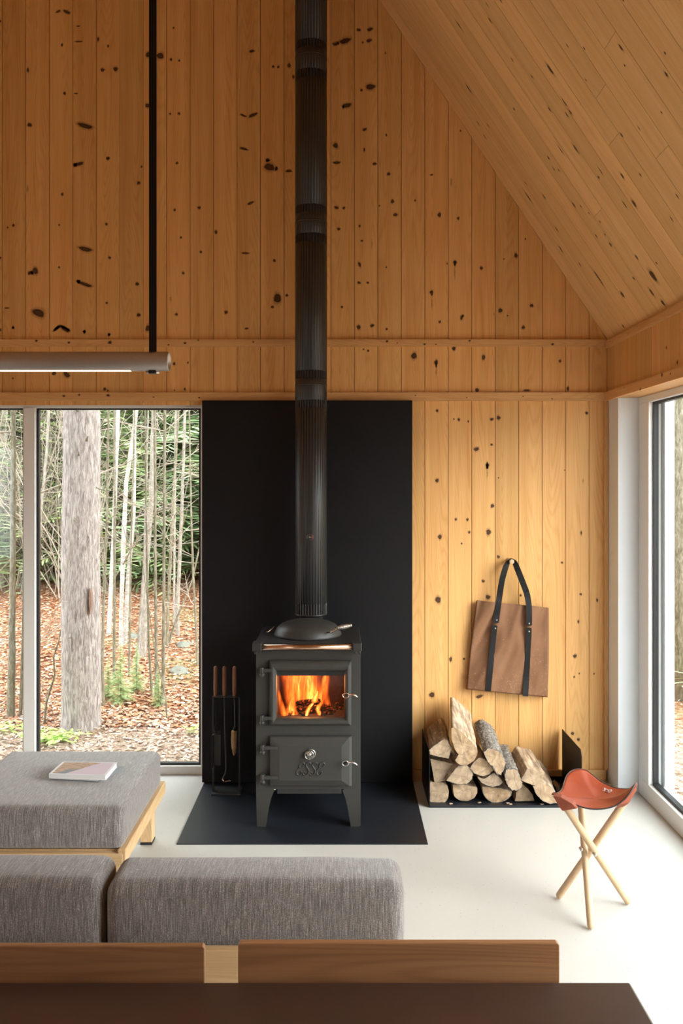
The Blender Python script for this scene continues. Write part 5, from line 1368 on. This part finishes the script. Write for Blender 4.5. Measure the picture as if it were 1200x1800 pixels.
T('tree', [C8(749, 1445), C8(749, 1200), C8(744, 800), C8(742, 50)], [6, 6, 5, 5], M['bark_dark'], 'straight dark trunk second from the tallest dark one on the right', branches=12, seed=15)
T('tree', [C8(778, 1475), C8(784, 1200), C8(786, 700), C8(790, 50)], [7, 6, 5, 5], M['bark_dark'], 'tallest dark trunk with its foot beside small evergreen sprigs', branches=14, seed=16)
T('tree', [C8(800, 1190), C8(806, 1000), C8(824, 600), C8(855, 60)], [6, 6, 5, 4], M['bark_dark'], 'dark trunk leaning right near the right side of the window', branches=12, seed=17)
T('tree', [C8(852, 1140), C8(850, 1000), C8(862, 760), C8(880, 300)], [8, 7, 6, 5], M['bark_grey'], 'mossy grey trunk high on the slope at the right', branches=12, seed=18)
T('tree', [C8(834, 1080), C8(835, 900), C8(838, 500), C8(842, 50)], [5, 4, 4, 4], M['bark_grey'], 'pale narrow trunk between the leaning and the mossy grey trunk', branches=10, seed=19)
T('sapling', [C8(948, 1280), C8(935, 1000), C8(925, 840), C8(915, 500)], [5, 4, 4, 3], M['bark_dark'], 'curved dark sapling nearest to the black panel', branches=14, seed=20, top=4.5, blen=1.2)
T('sapling', [C8(806, 1180), C8(850, 1050), C8(900, 930), C8(922, 870)], [5, 4, 3, 3], M['bark_dark'], 'slanting bare stem running up to the right on the slope', branches=8, seed=21, top=2.5, blen=.8)
T('sapling', [C8(800, 1540), C8(796, 1450), C8(770, 1330), C8(740, 1200)], [3, 2.5, 2, 2], M['bark_dark'], 'low thin sapling in front of the tallest dark trunk', branches=3, seed=22, top=1.3, blen=.5)
for i in range(26):
    px = rnd.uniform(-20, 352); py = rnd.uniform(960, 1035)
    T('tree', [(px, py), (px + rnd.uniform(-3, 3), py - 120), (px + rnd.uniform(-10, 10), 716)], [rnd.uniform(3, 6), rnd.uniform(3, 5), rnd.uniform(2, 4)], M[rnd.choice(['bark_dark', 'bark_grey', 'bark_grey', 'bark_birch'])],
      'slender distant trunk on the far slope, one of many seen through the forest window', branches=12, group='distant trunks on the far slope', seed=40 + i, rough=0, nseg=8, blen=2.2)

# evergreens
def conifer_mesh(seed, h, rb, nb, mat, dens, qs):
    r2 = random.Random(seed); m = MB(); 
    for i in range(nb):
        t = (i + r2.random()) / nb; z = h * (.04 + .94 * t); L = rb * (1 - t) ** .8 * r2.uniform(.65, 1.1) + .08; a = r2.uniform(0, 6.28)
        d = Vector((math.cos(a), math.sin(a), r2.uniform(-.18, .12))); s_ = Vector((-math.sin(a), math.cos(a), 0)); k = max(4, int(L * dens))
        for j in range(k):
            u = (j + .5) / k; p = Vector((0, 0, z)) + d * L * u - Z_ * (u * u * L * .18); ww = L * .42 * (1 - u * .75) * r2.uniform(.5, 1)
            for sg in (-1, 1):
                m.bid = min(1, max(0, r2.gauss(.35 + .4 * u, .2))); tip = p + s_ * sg * ww + d * ww * .6 + Z_ * r2.uniform(-.08, .04)
                q = (tip - p); wv = q.cross(Z_).normalized() * qs * r2.uniform(.6, 1.2) + Z_ * r2.uniform(-.5, .5) * qs
                ids = [m.vert(p + wv * .5), m.vert(p - wv * .5), m.vert(p + q * .6 - wv), m.vert(tip), m.vert(p + q * .55 + wv)]; m.face(ids)
    me = m.build('foliage', mat, recalc=False)
    return me
def conifer(seed, h, rb, nb, mat, dens, qs):
    root = thing('evergreen_tree', (0, 0, 0), '', 'tree'); f = conifer_mesh(seed, h, rb, nb, mat, dens, qs); f.parent = root
    m = MB(); m.smooth = True; m.tube([(0, 0, -.15), (0, 0, h * .5), (0, 0, h * .98)], [.012 * h, .008 * h, .002 * h], 8); s_ = m.build('trunk', M['bark_dark'], root); return root
def dup(root, loc, sc, rz, label, group=None):
    r = root.copy(); col.objects.link(r); r.location = loc; r.scale = (sc, sc, sc); r.rotation_euler = (0, 0, rz); r['label'] = label
    if group: r['group'] = group
    for ch in list(root.children):
        c = ch.copy(); col.objects.link(c); c.parent = r
        for g_ in ch.children:
            d = g_.copy(); col.objects.link(d); d.parent = c
    return r
protos = [conifer(1, 7.5, 1.9, 240, M['needles'], 15, .017), conifer(2, 6.5, 1.7, 230, M['needles_pale'], 15, .017), conifer(3, 8.5, 2.2, 260, M['needles'], 14, .02)]
spots = []
for i in range(62):
    px = (-60 + (i * 97 % 520) if i < 44 else -1100 + (i - 44) * 60) + rnd.uniform(-10, 10); Y = rnd.choice([13.2, 14.5, 16, 17.5, 19, 21, 23]) + rnd.uniform(-.6, .6)
    spots.append((px, Y))
EG = 'evergreen trees on the far slope'; EL = 'soft green evergreen among the bare trunks on the far forest slope'
for i, (px, Y) in enumerate(spots):
    x = (px - CX) * Y / FPX; r = protos[i % 3]; sc = rnd.uniform(.65, 1.05)
    if i < 3:
        r.location = (x, Y, gz(x, Y)); r.scale = (sc,) * 3; r['label'] = EL; r['group'] = EG
    else: dup(r, (x, Y, gz(x, Y)), sc, rnd.uniform(0, 6), EL, EG)
# small evergreen sprigs near the pine
for lab, (px, py), sc, k in (('small feathery evergreen bush growing right of the base of the big pine', (212, 1236), .085, 1), ('low evergreen seedling left of the larger feathery bush', (190, 1228), .06, 1),
                             ('small evergreen sprigs at the foot of the tallest dark trunk', (278, 1240), .055, 1), ('tiny evergreen seedling in the leaves between the bush and the window edge', (240, 1215), .07, 1)):
    p = ghit(px, py); o = dup(protos[k], (p.x, p.y, gz(p.x, p.y)), sc, rnd.uniform(0, 6), lab); o['group'] = 'small evergreens by the pine'; o['category'] = 'bush'; o.name = 'evergreen_bush'
# green conifers and trunks outside the right window
SG = 'trees outside the right window'
for i, (a, Y) in enumerate(((.40, 10.5), (.46, 9.0), (.36, 13.0), (.47, 12.0), (.40, 15.0), (.43, 17.5), (.37, 18.5), (.50, 15.5), (.385, 22), (.45, 22))):
    x = a * Y; dup(protos[i % 3], (x, Y, gz(x, Y)), .8 + .05 * i, i * 1.3, 'light green evergreen seen through the right-hand window', SG)
def trunk3(x, Y, r, mat, label, seed):
    c = thing('tree', (x, Y, gz(x, Y)), label, 'tree', None); m = MB(); m.smooth = True; m.tube([(x, Y, gz(x, Y) - .1), (x + .02, Y, 2), (x - .03, Y, 5), (x, Y, 9)], [r * 1.15, r, r * .9, r * .5], 18)
    m.build('trunk', mat, c)
trunk3(.383 * 8.2, 8.2, .12, M['bark_dark'], 'brown trunk at the right edge of the view outside the right window', 1)
trunk3(.372 * 11.5, 11.5, .10, M['bark_grey'], 'grey trunk further back outside the right window', 2)
# leafless brush
def brush_clump(seed):
    r2 = random.Random(seed); root = thing('bare_shrub', (0, 0, 0), '', 'shrub'); m = MB(); m.smooth = True
    for i in range(34):
        a = r2.uniform(0, 6.28); d = Vector((math.cos(a) * r2.uniform(.1, .6), math.sin(a) * r2.uniform(.1, .6), 1)).normalized(); p = Vector((r2.gauss(0, .25), r2.gauss(0, .25), -.05)); ln = r2.uniform(1.6, 4.6); pts = [p]
        for k in range(7):
            d = (d + Vector((r2.gauss(0, .12), r2.gauss(0, .12), r2.gauss(0, .05)))).normalized(); pts.append(pts[-1] + d * ln / 7)
            if k > 0:
                for _ in range(3):
                    e = (d * .7 + Vector((r2.gauss(0, .7), r2.gauss(0, .7), r2.gauss(0, .35)))).normalized(); l2 = r2.uniform(.25, .8); q = pts[-1]; q2 = q + e * l2 * .5; q3 = q2 + (e + Vector((r2.gauss(0, .3), r2.gauss(0, .3), r2.gauss(0, .3)))).normalized() * l2 * .5
                    m.tube([q, q2, q3], [.0035, .0026, .0012], 3, cap=False)
                    e2 = (e + Vector((r2.gauss(0, .6), r2.gauss(0, .6), r2.gauss(0, .4)))).normalized(); m.tube([q2, q2 + e2 * l2 * .4], [.002, .001], 3, cap=False)
        m.tube(pts, [.009 - .001 * k for k in range(8)], 5, cap=False)
    o = m.build('twigs', M['twig'], root, recalc=False); o['kind'] = 'stuff'; return root
bp = [brush_clump(91), brush_clump(92)]
BL = 'tangle of fine leafless twigs among the trunks on the forest slope'; BGp = 'bare shrubs on the forest slope'
for i in range(11):
    px = -30 + (i * 122 % 400); Y = (12.5, 15.5, 14, 17)[i % 4] + rnd.uniform(-.4, .4); x = (px - CX) * Y / FPX
    if i < 2: bp[i].location = (x, Y, gz(x, Y)); bp[i]['label'] = BL; bp[i]['group'] = BGp
    else: dup(bp[i % 2], (x, Y, gz(x, Y)), rnd.uniform(.8, 1.15), rnd.uniform(0, 6), BL, BGp)
# fresh green herbs at the window
def herb(px, py, n_, w_, label, seed):
    r2 = random.Random(seed); c = ghit(px, py); m = MB()
    for i in range(n_):
        x = c.x + r2.gauss(0, w_); y = c.y + r2.gauss(0, w_ * .8); z = gz(x, y) + r2.uniform(.02, .09); a = r2.uniform(0, 6.28); s_ = r2.uniform(.02, .045); m.bid = r2.random()
        u = Vector((math.cos(a), math.sin(a), r2.uniform(-.2, .4))) * s_; v = Vector((-math.sin(a), math.cos(a), 0)) * s_ * .5; p = Vector((x, y, z)); m.face([m.vert(p - u), m.vert(p + v), m.vert(p + u), m.vert(p - v)])
    tag(m.build('ground_plant', M['herb'], recalc=False), label, 'plant')
herb(90, 1306, 170, .10, 'bright green leafy ground plant outside, just behind the ottoman', 1)
herb(18, 1290, 50, .09, 'small green ground plant low in the narrow left pane', 2)
herb(340, 1293, 26, .06, 'tiny green tuft in the mulch near the black panel', 3)
# mossy stones on the slope
for i, (px, py, s_, lab) in enumerate(((316, 1181, .10, 'small grey stone half sunk in leaves near the curved sapling'), (322, 1135, .09, 'little mossy stone higher up the leafy slope'), (233, 1120, .08, 'pale stone between the slim trunks on the slope'))):
    p = ghit(px, py); bm = bmesh.new(); bmesh.ops.create_icosphere(bm, subdivisions=3, radius=s_)
    for v in bm.verts: v.co = v.co * (1 + .35 * noise.noise(v.co * 12 + Vector((i, 0, 0)))); v.co.z *= .6
    me = bpy.data.meshes.new('stone'); bm.to_mesh(me); bm.free(); me.materials.append(M['stone']); o = bpy.data.objects.new('stone', me); col.objects.link(o); o.location = p; tag(o, lab, 'stone')
